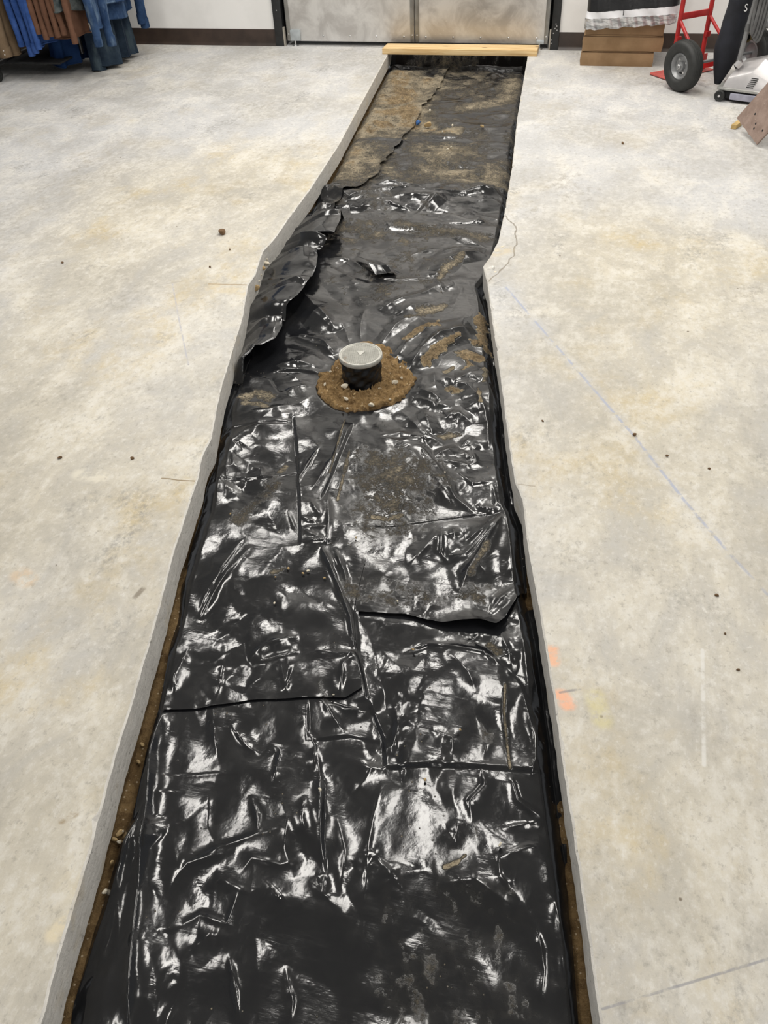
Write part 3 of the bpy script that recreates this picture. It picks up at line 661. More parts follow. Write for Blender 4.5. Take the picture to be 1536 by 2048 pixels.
me = sheet('near_film_sheet', (np.linspace(float(fl(-0.4)), float(fr(-0.4)), n), np.full(n, -0.42)), (np.linspace(float(fl(1.62)), float(fr(1.62)), n), np.full(n, 1.62)), n, 640, -0.001,
           lambda X, Y, t, u: -0.012 * np.clip((Y - 1.28) / 0.1, 0, 1), fl, fr)
tag(link('film_sheet', me), 'shiny crumpled black film nearest the camera in the trench', 'plastic sheet', 'black film sheets lining the trench')

# left-hand flap that was folded back and stands up
FLAP = [(690, 416), (684, 432), (682, 452), (670, 478), (655, 492), (640, 478), (634, 500), (637, 528), (634, 548), (618, 580), (596, 606), (574, 622), (566, 640), (566, 662), (552, 688), (520, 706), (494, 728), (486, 745)]
flapx = xfn(FLAP, -0.06)
def flap_mesh():
    nx, ny = 150, 480; y = np.linspace(2.20, 3.60, ny)[:, None]; u = np.linspace(0, 1, nx)[None, :]
    rr = np.random.RandomState(31)
    a = fl(y) + 0.002; b = np.maximum(flapx(y), a + 0.03); X = a + (b - a) * u; Y = np.repeat(y, nx, 1)
    f1 = fbm(rr, (ny, nx), (12, 3), 2) - 0.5
    prof = 0.066 * np.sin(np.clip(u, 0, 1) * math.pi * 0.62) ** 1.2
    env = np.clip((y - 2.20) / 0.06, 0, 1) * np.clip((3.60 - y) / 0.06, 0, 1)
    dip = 1 - 0.75 * np.exp(-((y - 2.62) / 0.035) ** 2) - 0.6 * np.exp(-((y - 3.20) / 0.03) ** 2)
    Z = ZF + 0.010 + prof * env * dip + 0.35 * sample(HM, X, Y) + 0.022 * f1 * u * env
    for y0, s, am in ((3.44, 0.35, 0.016), (3.31, -0.3, 0.020), (3.10, 0.5, 0.007), (2.93, -0.45, 0.006), (2.80, 0.3, 0.009), (2.50, 0.45, 0.010), (2.36, -0.3, 0.010)):
        Z = Z + am * np.clip(1 - np.abs(Y - y0 - s * (X - a)) / 0.032, 0, 1) * (0.4 + 0.6 * u) * env
    Z = np.maximum(Z, ZF + sample(HM, X, Y) + 0.008)
    return grid_mesh('film_flap', X, Y, Z, M_FILM, {'dust': 0.6 * sample(DUST, X, Y)})
tag(link('film_sheet', flap_mesh()), 'crumpled black film flap standing up along the left trench side', 'plastic sheet', 'black film sheets lining the trench')
def tongue():
    a = [px([q])[0] for q in ((712, 517), (790, 540), (800, 556), (752, 560))]
    nx, ny = 40, 30; u = np.linspace(0, 1, nx)[None, :]; v = np.linspace(0, 1, ny)[:, None]
    c = [np.array(q) for q in a]
    X = (c[0][0] * (1 - u) + c[1][0] * u) * (1 - v) + (c[3][0] * (1 - u) + c[2][0] * u) * v
    Y = (c[0][1] * (1 - u) + c[1][1] * u) * (1 - v) + (c[3][1] * (1 - u) + c[2][1] * u) * v
    Z = ZF + sample(HM, X, Y) + 0.012 + 0.028 * np.sin(v * math.pi * 0.9) * np.clip(1.1 - 0.7 * u, 0, 1) + 0.010 * np.clip(1 - np.abs(u - 0.45 - 0.2 * v) / 0.2, 0, 1)
    return grid_mesh('film_scrap', X, Y, Z, M_FILM, {'dust': np.full(X.shape, 0.05)})
tag(link('film_scrap', tongue()), 'small folded tongue of black film on the middle sheet', 'plastic scrap')

# =================================================================== PIPE WITH LID
def soil_ring():
    o = [(900, 190), (985, 225), (1075, 295), (1130, 380), (1190, 385), (1205, 460), (1250, 520), (1190, 610), (1135, 690), (1010, 745), (860, 788), (730, 815), (600, 832), (510, 785), (400, 725), (335, 675), (315, 600), (345, 520), (330, 480), (420, 460), (490, 380), (545, 320), (640, 230), (760, 180)]
    P = [at(560 + a / 4.518, 640 + b / 4.518, -0.095) for a, b in o]
    ang = np.array([math.atan2(p.y - PIPE.y, p.x - PIPE.x) for p in P]); rad = np.array([math.hypot(p.y - PIPE.y, p.x - PIPE.x) for p in P])
    k = np.argsort(ang); ang, rad = ang[k], rad[k]
    na, nr = 220, 60; rr = np.random.RandomState(4)
    th = np.linspace(-math.pi, math.pi, na); R = np.interp(th, np.r_[ang[-1] - 2 * math.pi, ang, ang[0] + 2 * math.pi], np.r_[rad[-1], rad, rad[0]])
    j = np.interp(th, np.linspace(-math.pi, math.pi, 90), np.r_[rr.randn(89) * 0.0055, 0]); j[-1] = j[0]; R = R + j
    t = np.linspace(0, 1, nr)[:, None]; q = 0.05 + (R[None, :] - 0.05) * t
    X = PIPE.x + q * np.cos(th)[None, :]; Y = PIPE.y + q * np.sin(th)[None, :]
    n1 = fbm(rr, (nr, na), (8, 36), 4, 0.7) - 0.5; n1[:, -1] = n1[:, 0]
    n2 = fbm(rr, (nr, na), (24, 110), 2, 0.6) - 0.5; n2[:, -1] = n2[:, 0]
    Z = -0.093 + 0.004 * (1 - t) + 0.010 * n2 * np.clip((1 - t) / 0.08, 0, 1) + 0.030 * n1 * np.clip((1 - t) / 0.08, 0, 1) - 0.016 * np.clip((t - 0.92) / 0.08, 0, 1)
    return grid_mesh('loose_soil', X, Y, Z, M_SOIL)
tag(link('loose_soil', soil_ring()), 'loose brown soil heaped round the foot of the black pipe', 'soil', kind='stuff')

lidc = at(721, 707, 0.006)
pt = thing('cleanout_pipe', 'short black wrapped pipe with a round pale grey ribbed lid standing in soil', 'pipe', (lidc.x, lidc.y, -0.11))
M_BLK = plain('black_wrap', (0.010, 0.010, 0.011), 0.28, 0, 0.2, 30, 0.3)
rp = np.random.RandomState(2)
mb = MB(); vs = []; nn, hh = 64, 26
for i in range(hh + 1):
    for k in range(nn):
        a = 2 * math.pi * k / nn; rr_ = 0.0660 + 0.0022 * math.sin(a * 5 + i * 0.45) + 0.0016 * math.sin(a * 9 - i * 0.8) + 0.0007 * rp.randn() + 0.006 * max(0, 0.25 - i / hh)
        vs.append((rr_ * math.cos(a), rr_ * math.sin(a), 0.006 + i / hh * 0.100 + (0.004 * math.sin(a * 7) + 0.002 * rp.randn() if i == hh else 0)))
mb.add(vs, [(i * nn + k, i * nn + (k + 1) % nn, (i + 1) * nn + (k + 1) % nn, (i + 1) * nn + k) for i in range(hh) for k in range(nn)])
mb.build('pipe_wrap', M_BLK, pt, 60)
def lid_mat():
    t = NT('grey_lid'); P = t.obj(); n = t.noise(P, 40, 6, 0.7)
    c = t.mix(t.rng(n, 0.3, 0.7), (0.42, 0.41, 0.37), (0.60, 0.59, 0.54))
    c = t.mix(t.rng(t.noise(P, 16, 5), 0.60, 0.70, 0, 0.75), c, (0.30, 0.20, 0.12))
    t.set(Base_Color=c, Roughness=0.62); return t.m
M_LID = lid_mat()
lid = MB().lathe([(0.0, 0.100), (0.0715, 0.100), (0.0735, 0.103), (0.0735, 0.112), (0.0720, 0.1155), (0.0680, 0.1160), (0.0665, 0.1135), (0.0, 0.1135)], n=72, close=False).build('lid', M_LID, pt, 35)
mb = MB(); R_ = 0.063
for a0, sp in ((0.35, 0.0062), (0.35 + math.pi / 2, 0.0062)):
    k = -10
    for k in range(-10, 11):
        dd = k * sp
        if abs(dd) >= R_: continue
        hl = math.sqrt(R_ * R_ - dd * dd); q = Matrix.Rotation(a0, 3, 'Z')
        mb.box(q @ Vector((0, dd, 0.1142)), (2 * hl, 0.0022, 0.0022), q)
part(mb.build('tread', M_LID, lid, 0), 'raised square grid on the lid')
mb = MB(); mb.prism([(-0.015, 0.012), (0.0, -0.016), (0.015, 0.012)], 0.003, Matrix.Translation((0, 0.002, 0.1145)) @ Matrix.Rotation(0.15, 4, 'Z')); mb.build('arrow_mark', M_LID, lid, 0)

# =================================================================== STONES, CRUMBS
M_PEB = plain('white_stone', (0.66, 0.60, 0.48), 0.8, 0, 0.2, 60, 0.3); M_PEB2 = plain('tan_stone', (0.42, 0.30, 0.15), 0.9, 0, 0.3, 60, 0.3); M_BLU = plain('blue_clay', (0.035, 0.12, 0.33), 0.7, 0, 0.3, 90, 0.3)
M_CLOD = plain('brown_clod', (0.17, 0.10, 0.05), 0.95, 0, 0.35, 80, 0.5)
def rock(seed, r_):
    bm = bmesh.new(); bmesh.ops.create_icosphere(bm, subdivisions=2, radius=1.0); q = random.Random(seed)
    off = [(Vector((q.gauss(0, 1), q.gauss(0, 1), q.gauss(0, 1))).normalized(), q.uniform(0.5, 0.85)) for _ in range(9)]
    for v in bm.verts:
        for d, c in off:
            k = v.co.dot(d)
            if k > c: v.co -= d * (k - c)
    for v in bm.verts: v.co = Vector((v.co.x * r_ * 1.2, v.co.y * r_ * 0.85, v.co.z * r_ * 0.8))
    me = bpy.data.meshes.new('stone'); bm.to_mesh(me); bm.free(); return me
ROCKS = [rock(k, 1.0) for k in range(6)]
def stone(name, p, size, mat, label, cat, group=None, z=None, k=None):
    me = ROCKS[rnd.randrange(6) if k is None else k].copy(); me.materials.clear(); me.materials.append(mat)
    o = link(name, me); o.location = p; o.scale = (size,) * 3; o.rotation_euler = (rnd.uniform(-0.4, 0.4), rnd.uniform(-0.4, 0.4), rnd.uniform(0, 6)); o.location.z += size * 0.55
    return tag(o, label, cat, group)
stone('stone', at(690, 776, -0.086), 0.013, M_PEB, 'white stone at the front left foot of the pipe', 'stone')
stone('stone', at(692, 800, -0.088), 0.009, M_PEB, 'small white stone just in front of the larger one', 'stone')
stone('stone', at(790, 767, -0.088), 0.010, M_PEB, 'pale stone on the soil right of the pipe', 'stone')
stone('stone', at(743, 812, -0.090), 0.010, M_PEB, 'pale stone at the near rim of the soil heap', 'stone')
for q in ((650, 770), (661, 745), (675, 738), (801, 735), (795, 716), (803, 757), (672, 778), (760, 779), (724, 813), (695, 818), (683, 815), (709, 790), (780, 800), (814, 770)):
    stone('gravel_bit', at(*q, -0.090), rnd.uniform(0.0035, 0.006), rnd.choice((M_PEB, M_PEB2)), 'tiny pale gravel bit in the soil round the pipe', 'gravel', 'gravel bits in the soil heap')
for q in ((541, 500), (536, 510), (546, 492), (531, 522), (524, 540), (520, 552), (516, 565), (512, 580), (534, 530)):
    stone('rubble_bit', at(*q, -0.060), rnd.uniform(0.008, 0.016), rnd.choice((M_PEB, M_PEB2)), 'yellowish rubble bit lodged between slab and flap on the left', 'rubble', 'rubble along the left slab edge')
def film_z(px_, py_):
    p = at(px_, py_, ZF)
    for _ in range(4):
        z = ZF + 0.007 + float(sample(HM, np.array([p.x]), np.array([p.y]))[0]); p = at(px_, py_, z)
    return p
stone('clay_lump', film_z(836, 248), 0.019, M_BLU, 'blue lump on the dusty far film', 'lump')
stone('stone', film_z(856, 253), 0.020, M_PEB2, 'yellowish stone right beside the blue lump', 'stone')
stone('stone', film_z(964, 255), 0.012, M_PEB2, 'lone yellowish stone on the right of the far film', 'stone')
for q in ((895, 300), (902, 296), (885, 265), (905, 252), (860, 222)):
    stone('gravel_bit', film_z(*q), 0.008, M_PEB, 'small pale gravel bit on the far dusty film', 'gravel', 'gravel bits on the far film')
for q in ((712, 1076), (549, 1207), (606, 1148), (649, 1157), (577, 1138), (616, 1143), (461, 1028), (795, 1203), (551, 1155), (667, 1390), (890, 945), (826, 1300), (920, 1460), (640, 1580), (1000, 1690), (850, 1560)):
    stone('gravel_bit', film_z(*q), rnd.uniform(0.0028, 0.0045), rnd.choice((M_PEB, M_PEB2)), 'tiny gravel bit lying on the black film in front of the pipe', 'gravel', 'gravel bits on the near film')
for q in ((244, 1665), (240, 1685), (230, 1680), (285, 1490), (278, 1525), (224, 1725), (210, 1785), (240, 1668)):
    stone('gravel_bit', at(*q, -0.115), rnd.uniform(0.004, 0.008), rnd.choice((M_PEB, M_PEB2)), 'small stone in the soil strip along the left slab edge', 'gravel', 'gravel bits in the soil strip')
stone('soil_clod', at(444, 468, 0), 0.020, M_CLOD, 'brown soil clod lying on the floor left of the trench', 'soil clod')
for q, s in (((1245, 288), 0.010), ((1269, 871), 0.008), ((1334, 913), 0.006), ((1433, 1192), 0.006), ((1418, 938), 0.005), ((1085, 843), 0.005), ((265, 918), 0.008), ((120, 917), 0.008), ((420, 535), 0.007), ((460, 500), 0.006), ((1450, 1268), 0.004), ((1476, 1340), 0.005), ((125, 527), 0.008)):
    stone('soil_crumb', at(*q, 0), s * 0.8, M_CLOD, 'tiny dark soil crumb on the bare concrete floor', 'crumb', 'soil crumbs on the floor')
for q, s in (((983, 548), 0.028), ((990, 553), 0.02), ((976, 556), 0.018), ((1003, 503), 0.02), ((996, 512), 0.022)):
    stone('concrete_chunk', at(*q, -0.02), s * 0.8, M_CUT if q[0] < 990 else M_PEB, 'broken concrete chunk at the chipped right trench edge', 'concrete chunk', 'chunks at the chipped edge')

# =================================================================== WALL, DOORS, PLANK
def wall_mat():
    t = NT('white_wall'); P = t.pos(); n = t.noise(P, 5, 5)
    c = t.mix(t.rng(n, 0.35, 0.65), (0.80, 0.79, 0.77), (0.86, 0.85, 0.83))
    c = t.mix(t.math('MULTIPLY', t.rng(t.voro(P, 7), 0.06, 0.03), t.rng(t.noise(P, 3, 2), 0.55, 0.6)), c, (0.35, 0.33, 0.31))
    t.set(Base_Color=c, Roughness=0.7, Normal=t.bump(t.noise(P, 120, 4), 0.08, 0.003)); return t.m
M_WALL = wall_mat(); M_BASE = plain('brown_cove_base', (0.040, 0.026, 0.019), 0.45, 0, 0.3, 8, 0.0, 0.5, 'pos')
M_DARK = plain('dark_void', (0.012, 0.012, 0.013), 0.8); M_JAMB = plain('black_jamb', (0.012, 0.013, 0.014), 0.35, 0, 0.3, 25, 0.1, 0.5, 'pos')
DL, DR = at(576, 91).x, at(1094, 99).x                      # outer edges of the two leaves
JL0, JL1 = at(554, 91).x, DL - 0.02; JR0, JR1 = DR + 0.02, at(1116, 99).x
HT = 2.1
for nm, x0, x1, lab in (('wall_back', -5.6, JL0, 'white wall left of the steel doors'), ('wall_back', JR1, 3.4, 'white wall right of the steel doors')):
    mb = MB(); mb.box(((x0 + x1) / 2, WALL_Y + 0.06, CEIL / 2), (x1 - x0, 0.12, CEIL)); struct(mb.build(nm, M_WALL, smooth=0), lab)
mb = MB(); mb.box(((JL0 + JR1) / 2, WALL_Y + 0.06, (HT + CEIL) / 2 + 0.05), (JR1 - JL0, 0.12, CEIL - HT - 0.1)); struct(mb.build('wall_back', M_WALL, smooth=0), 'white wall over the steel doors')
mb = MB(); mb.box(((JL0 + JR1) / 2, WALL_Y + 0.40, 1.2), (3.0, 0.02, 2.6)); struct(mb.build('unlit_gap_backing', M_DARK, smooth=0), 'added black panel standing for the unlit space behind the doors')  # black sheet, puts the darkness of the unlit door gap into colour
for nm, x0, x1 in (('baseboard_left', -5.6, JL0), ('baseboard_right', JR1, 3.4)):
    mb = MB(); prof = [(0, 0), (-0.020, 0), (-0.018, 0.003), (-0.009, 0.012), (-0.005, 0.022), (-0.004, 0.100), (-0.002, 0.104), (0, 0.104)]
    mb.prism(prof, x1 - x0, Matrix.Translation((x0, WALL_Y, 0)) @ Matrix(((0, 0, 1, 0), (1, 0, 0, 0), (0, 1, 0, 0), (0, 0, 0, 1)))); struct(mb.build(nm, M_BASE, smooth=30), 'dark brown vinyl base along the white wall')
def steel_mat():
    t = NT('scuffed_steel'); P = t.pos()
    s1 = t.noise(t.mapping(P, (60, 60, 2.5)), 1.0, 5, 0.6); b = t.noise(P, 5.5, 7, 0.62, 0.6); g = t.noise(P, 45, 5, 0.7)
    c = t.mix(t.rng(b, 0.35, 0.65), (0.56, 0.54, 0.52), (0.80, 0.785, 0.76))
    c = t.mix(t.rng(g, 0.60, 0.72, 0, 0.6), c, (0.80, 0.79, 0.77))
    t.set(Base_Color=c, Metallic=0.7, Roughness=t.math('ADD', t.rng(b, 0.3, 0.7, 0.36, 0.52), t.math('MULTIPLY', s1, 0.08)), Normal=t.bump(t.math('ADD', s1, t.math('MULTIPLY', b, 3.0)), 0.10, 0.006)); return t.m
M_STEEL = steel_mat(); M_RIV = plain('rivet_steel', (0.6, 0.6, 0.6), 0.3, 0.9)
M_EDGE = plain('door_edge_trim', (0.30, 0.295, 0.28), 0.4, 0.7, 0.15, 15, 0, 0.5, 'pos')
DM = at(829, 95).x; DZ0 = 0.028
for i, (x0, x1) in enumerate(((DL, DM - 0.003), (DM + 0.003, DR))):
    d = MB().box(((x0 + x1) / 2, WALL_Y + 0.035, (DZ0 + HT) / 2), (x1 - x0, 0.040, HT - DZ0), bev=0.002).build('door_%d' % (i + 1), M_STEEL, smooth=30)
    struct(d, ['left', 'right'][i] + ' leaf of the scuffed stainless steel double doors')
    for sx in (x0 + 0.014, x1 - 0.014):
        MB().box((sx, WALL_Y + 0.0125, (DZ0 + HT) / 2), (0.026, 0.007, HT - DZ0 - 0.004), bev=0.0015).build('edge_strip', M_EDGE, d, 30)
    for k in range(5):
        xx = x0 + 0.075 + (x1 - x0 - 0.15) * k / 4
        MB().lathe([(0.0065, 0), (0.0060, 0.002), (0.0035, 0.0038), (0.0, 0.0042)], Matrix.Translation((xx, WALL_Y + 0.0152, DZ0 + 0.034)) @ Matrix.Rotation(math.pi / 2, 4, 'X'), 14, close=False).build('rivet', M_RIV, d)
    for sx in (x0 + 0.014, x1 - 0.014):
        for zz in (DZ0 + 0.045, 0.75, 1.4):
            MB().lathe([(0.006, 0), (0.0055, 0.002), (0.0, 0.004)], Matrix.Translation((sx, WALL_Y + 0.009, zz)) @ Matrix.Rotation(math.pi / 2, 4, 'X'), 14, close=False).build('rivet', M_RIV, d)
    px_ = x0 + 0.064 if i == 0 else x1 - 0.05
    b = MB(); b.box((px_, WALL_Y + 0.008, DZ0 + 0.038), (0.075, 0.018, 0.070), bev=0.006) if i == 0 else b.box((px_, WALL_Y + 0.008, DZ0 + 0.012), (0.05, 0.016, 0.02), bev=0.003)
    b = b.build('pivot_bracket', plain('galvanised_%d' % i, (0.50, 0.54, 0.56), 0.4, 0.5), d)
    MB().tube([(px_ - 0.005, WALL_Y + 0.008, 0.0), (px_ - 0.005, WALL_Y + 0.008, DZ0 + 0.006)], 0.007).build('pivot_pin', M_RIV, b)
    MB().lathe([(0.022, 0), (0.020, 0.006), (0.009, 0.010), (0.0, 0.010)], Matrix.Translation((px_ - 0.005, WALL_Y + 0.004, 0.0)), 20, close=False).build('floor_socket', M_RIV, b)
for i, (x0, x1) in enumerate(((JL0, JL1), (JR0, JR1))):
    j = MB().box(((x0 + x1) / 2, WALL_Y + 0.035, (HT + 0.05) / 2), (x1 - x0, 0.10, HT + 0.05), bev=0.003).build('trim_%d' % (i + 1), M_JAMB); struct(j, 'black steel jamb on the %s of the double doors' % ['left', 'right'][i])
    for k in range(2 if i == 0 else 7):
        zz = (0.225, 0.62)[k] if i == 0 else (0.10, 0.118, 0.128, 0.142, 0.155, 0.06, 0.04)[k]
        xx = (x0 + x1) / 2 + (0 if i == 0 else (-0.012, 0.01, -0.004, 0.006, 0.0, -0.02, -0.022)[k])
        MB().lathe([(0.0042, 0), (0.0035, 0.002), (0.0, 0.003)], Matrix.Translation((xx, WALL_Y - 0.0152, zz)) @ Matrix.Rotation(math.pi / 2, 4, 'X'), 10, close=False).build('screw', M_RIV, j)
    gx = x1 if i == 0 else x0
    MB().box((gx + (0.006 if i == 0 else -0.006), WALL_Y - 0.004, 0.06), (0.010, 0.03, 0.12), bev=0.002).build('corner_strip', plain('worn_strip_%d' % i, (0.40, 0.37, 0.32), 0.5, 0.3), j)
mb = MB(); mb.box(((JL0 + JR1) / 2, WALL_Y + 0.035, HT + 0.05), (JR1 - JL0, 0.10, 0.08), bev=0.003); struct(mb.build('trim_3', M_JAMB), 'black steel head of the door frame')

def wood_mat():
    t = NT('pine_plank'); P = t.obj()
    g = t.noise(t.mapping(P, (1.6, 34, 34)), 1.5, 6, 0.6, 1.2)
    c = t.mix(t.rng(g, 0.32, 0.66), (0.62, 0.40, 0.17), (0.82, 0.62, 0.34))
    for kx, ky in ((-0.10, 0.01), (0.52, 0.02), (0.17, -0.015)):
        d = t.vmath('LENGTH', t.vmath('MULTIPLY', t.vmath('SUBTRACT', P, (kx, ky, 0.02)).outputs[0], (0.6, 1.4, 0.3)).outputs[0]).outputs['Value']
        c = t.mix(t.rng(d, 0.016, 0.007, 0, 0.9), c, (0.16, 0.07, 0.02))
    t.set(Base_Color=c, Roughness=0.6); return t.m
pA, pB = at(764, 99, 0.03), at(1074, 103, 0.03)
pl_l = Vector(((pA.x + pB.x) / 2, (pA.y + pB.y) / 2 + 0.075, 0.0)); L_ = (pB - pA).length
mb = MB(); hx = L_ / 2
mb.prism([(-hx, -0.075), (hx, -0.075), (hx, 0.07), (-hx + 0.005, 0.07)], 0.036)
o = mb.build('plank', wood_mat(), bev=0.003); o.location = pl_l; o.rotation_euler = (0, 0, math.atan2(pB.y - pA.y, pB.x - pA.x))
tag(o, 'yellow pine plank laid across the trench in front of the doors', 'plank')

# =================================================================== CEILING
M_CEIL = plain('ceiling_tile', (0.66, 0.66, 0.64), 0.9, 0, 0.1, 3, 0.0, 0.2, 'pos')
mb = MB(); mb.box((-1.1, 2.3, CEIL + 0.05), (9.2, 8.4, 0.06)); struct(mb.build('ceiling', M_CEIL, smooth=0), 'grey ceiling over the shop floor')

# =================================================================== CARTONS AND PARCEL BAG
def carton_mat():
    t = NT('kraft_card'); P = t.obj(); n = t.noise(P, 9, 6); f = t.noise(t.mapping(P, (3, 3, 140)), 2, 4)
    c = t.mix(t.rng(n, 0.3, 0.7), (0.255, 0.160, 0.085), (0.345, 0.225, 0.125))
    c = t.mix(t.rng(f, 0.55, 0.75, 0, 0.3), c, (0.20, 0.12, 0.06))
    t.set(Base_Color=c, Roughness=0.8); t.b.inputs['Specular IOR Level'].default_value = 0.2; return t.m
M_CARD = carton_mat(); M_CARDD = plain('card_seam', (0.10, 0.055, 0.025), 0.9)
def carton(x0, x1, y0, y1, z0, z1, label, seed):
    q = random.Random(seed); t = thing('cardboard_carton', label, 'carton', ((x0 + x1) / 2, (y0 + y1) / 2, z0), 0, 'flat cartons by the wall')
    w_, d_, h_ = x1 - x0, y1 - y0, z1 - z0
    bm = bmesh.new(); bmesh.ops.create_cube(bm, size=1.0)
    bmesh.ops.subdivide_edges(bm, edges=list(bm.edges), cuts=5, use_grid_fill=True)
    for v in bm.verts:
        c = v.co.copy(); bul = (1 - (2 * c.z) ** 2) * 0.004
        v.co = Vector((c.x * w_ + (math.copysign(bul, c.x) if abs(c.x) > 0.49 else 0) + q.gauss(0, 0.0008), c.y * d_ + (math.copysign(bul, c.y) if abs(c.y) > 0.49 else 0) + q.gauss(0, 0.0008), (c.z + 0.5) * h_ - (0.003 if abs(c.x) > 0.49 and abs(c.y) > 0.49 and abs(c.z) > 0.49 else 0)))
    me = bpy.data.meshes.new('body'); bm.to_mesh(me); bm.free(); me.materials.append(M_CARD); me.polygons.foreach_set('use_smooth', [True] * len(me.polygons)); me.set_sharp_from_angle(angle=0.7)
    link('body', me, t)
    for sy in (-1, 1):
        MB().box((0, sy * d_ * 0.251, h_ + 0.0018), (w_ - 0.004, d_ * 0.496, 0.003), bev=0.001).build('lid_flap', M_CARD, t)
    MB().box((0, -d_ / 2 - 0.0012, h_ - 0.005), (w_ - 0.002, 0.002, 0.004)).build('front_crease', M_CARDD, t, 0)
    return t
bx0, bx1 = at(1160, 131).x, at(1303, 134).x; by = 5.925
carton(bx0, bx1, by, 6.27, 0.0, 0.083, 'bottom brown carton of the stack beside the red hand truck', 1)
carton(bx0 + 0.005, bx1 + 0.042, by - 0.006, 6.265, 0.088, 0.172, 'middle brown carton of the stack, pushed slightly to the right', 2)
carton(bx0 + 0.016, bx1 + 0.036, by - 0.002, 6.255, 0.177, 0.262, 'top brown carton half covered by the black parcel bag', 3)
def bag():
    t = thing('parcel_bag', 'black plastic parcel bag with white and silver bands hanging over the cartons', 'bag', (0, 0, 0))
    M_BB = plain('bag_black', (0.010, 0.010, 0.011), 0.35, 0, 0.3, 12, 0.4); M_BW = plain('bag_white', (0.80, 0.80, 0.82), 0.35, 0, 0.04, 12, 0.1)
    sv = NT('bag_silver'); n_ = sv.noise(sv.mapping(sv.pos(), (0.55, 1, 3.0)), 24, 3, 0.5, 0.8)
    sv.set(Base_Color=sv.mix(sv.rng(n_, 0.35, 0.65), (0.36, 0.37, 0.38), (0.85, 0.85, 0.86)), Metallic=0.55, Roughness=0.3, Normal=sv.bump(n_, 0.6, 0.012)); M_BS = sv.m
    def y_in(p, y):
        d = CAM_R @ _ray(*p); k = y / d.y; return Vector((k * d.x, y, CAM_H + k * d.z))
    yf = 5.885
    Ls = [y_in(p, yf) for p in ((1168, 60), (1170, 37), (1174, 24), (1178, 0))]; Rs = [y_in(p, yf) for p in ((1352, 47), (1357, 26), (1360, 10), (1362, -5))]
    Ls.append(Ls[-1] + Vector((-0.01, 0.05, 0.20))); Rs.append(Rs[-1] + Vector((0.0, 0.05, 0.20)))
    q = np.random.RandomState(6)
    def band(name, a, b, mat, rows, parent=t):
        nx = 60; vs = []
        for j in range(rows + 1):
            v = j / rows; l = Ls[a].lerp(Ls[b], v); r_ = Rs[a].lerp(Rs[b], v)
            for i in range(nx + 1):
                u = i / nx; p = l.lerp(r_, u)
                edge = min(u, 1 - u); bul = 0.030 * min(1, edge / 0.12) ** 0.5 if a < 3 else 0.06 * min(1, edge / 0.15) ** 0.5
                hgt = a + v
                wr = (0.006 * math.sin(u * 70 + 3 * v) * (1 if a == 0 else 0.15)) + 0.004 * math.sin(u * 23 + hgt * 2)
                round_ = 0.03 * max(0, 1 - edge / 0.05) ** 2
                vs.append((p.x, p.y - bul * (0.4 + 0.6 * min(1, hgt)) - wr + round_, p.z + (0.003 * math.sin(u * 31) if (a == 0 and j == 0) else 0)))
        m = MB(); m.add(vs, [(j * (nx + 1) + i, j * (nx + 1) + i + 1, (j + 1) * (nx + 1) + i + 1, (j + 1) * (nx + 1) + i) for j in range(rows) for i in range(nx)])
        # back of the parcel
        k0 = len(m.v); bk = [(x, y + 0.115 + (5.885 - y) * 1.2, z) for x, y, z in vs]
        m.add(bk, [(j * (nx + 1) + i, (j + 1) * (nx + 1) + i, (j + 1) * (nx + 1) + i + 1, j * (nx + 1) + i + 1) for j in range(rows) for i in range(nx)])
        for i in range(nx):
            for j in (0, rows): m.f.append((j * (nx + 1) + i, j * (nx + 1) + i + 1, k0 + j * (nx + 1) + i + 1, k0 + j * (nx + 1) + i)); m.mi.append(0)
        for j in range(rows):
            for i in (0, nx): m.f.append((j * (nx + 1) + i, (j + 1) * (nx + 1) + i, k0 + (j + 1) * (nx + 1) + i, k0 + j * (nx + 1) + i)); m.mi.append(0)
        return m.build(name, mat, parent, 70)
    band('silver_band', 0, 1, M_BS, 10); wb = band('white_band', 1, 2, M_BW, 8); band('body', 2, 4, M_BB, 16)
    p = y_in((1247, 25), 5.85); MB().box((p.x, p.y - 0.005, p.z), (0.004, 0.002, 0.030)).build('printed_bar', M_DARK, wb, 0)
bag()

# =================================================================== HAND TRUCK
def red_mat():
    t = NT('red_paint'); P = t.obj(); n = t.noise(P, 14, 6)
    t.set(Base_Color=t.mix(t.rng(n, 0.3, 0.7), (0.34, 0.012, 0.014), (0.50, 0.028, 0.026)), Roughness=0.35); return t.m
M_RED = red_mat(); M_TYRE = plain('tyre_rubber', (0.020, 0.021, 0.020), 0.6, 0, 0.25, 30, 0.15); M_HUB = plain('grey_hub', (0.24, 0.245, 0.25), 0.4, 0.4, 0.15, 20)
M_TOE = plain('worn_red_plate', (0.50, 0.10, 0.085), 0.5, 0, 0.25, 16)
ang = math.atan2(0.633, 0.774)
HTK = thing('hand_truck', 'red tubular hand truck with two fat black wheels', 'hand truck', (0.604, 5.588, 0.0), ang)
for sx in (-1, 1):
    u = MB().tube([(sx * 0.11, 0.247, 0.012), (sx * 0.11, 0.247, 1.05), (sx * 0.108, 0.235, 1.12), (sx * 0.10, 0.18, 1.18)], 0.0135, 14).build('upright', M_RED, HTK)
    MB().tube([(sx * 0.11, 0.247, 0.30), (sx * 0.12, 0.12, 0.20), (sx * 0.13, 0.0, 0.13)], 0.010, 10).build('wheel_strut', M_RED, HTK)
    MB().box((sx * 0.112, 0.125, 0.075), (0.012, 0.26, 0.04), Euler((0.35 * -1, 0, 0)).to_matrix(), bev=0.003).build('axle_bracket', M_RED, HTK)
    b = MB().box((sx * 0.11, 0.235, 0.205), (0.034, 0.02, 0.03), bev=0.004).build('clamp', M_RED, HTK)
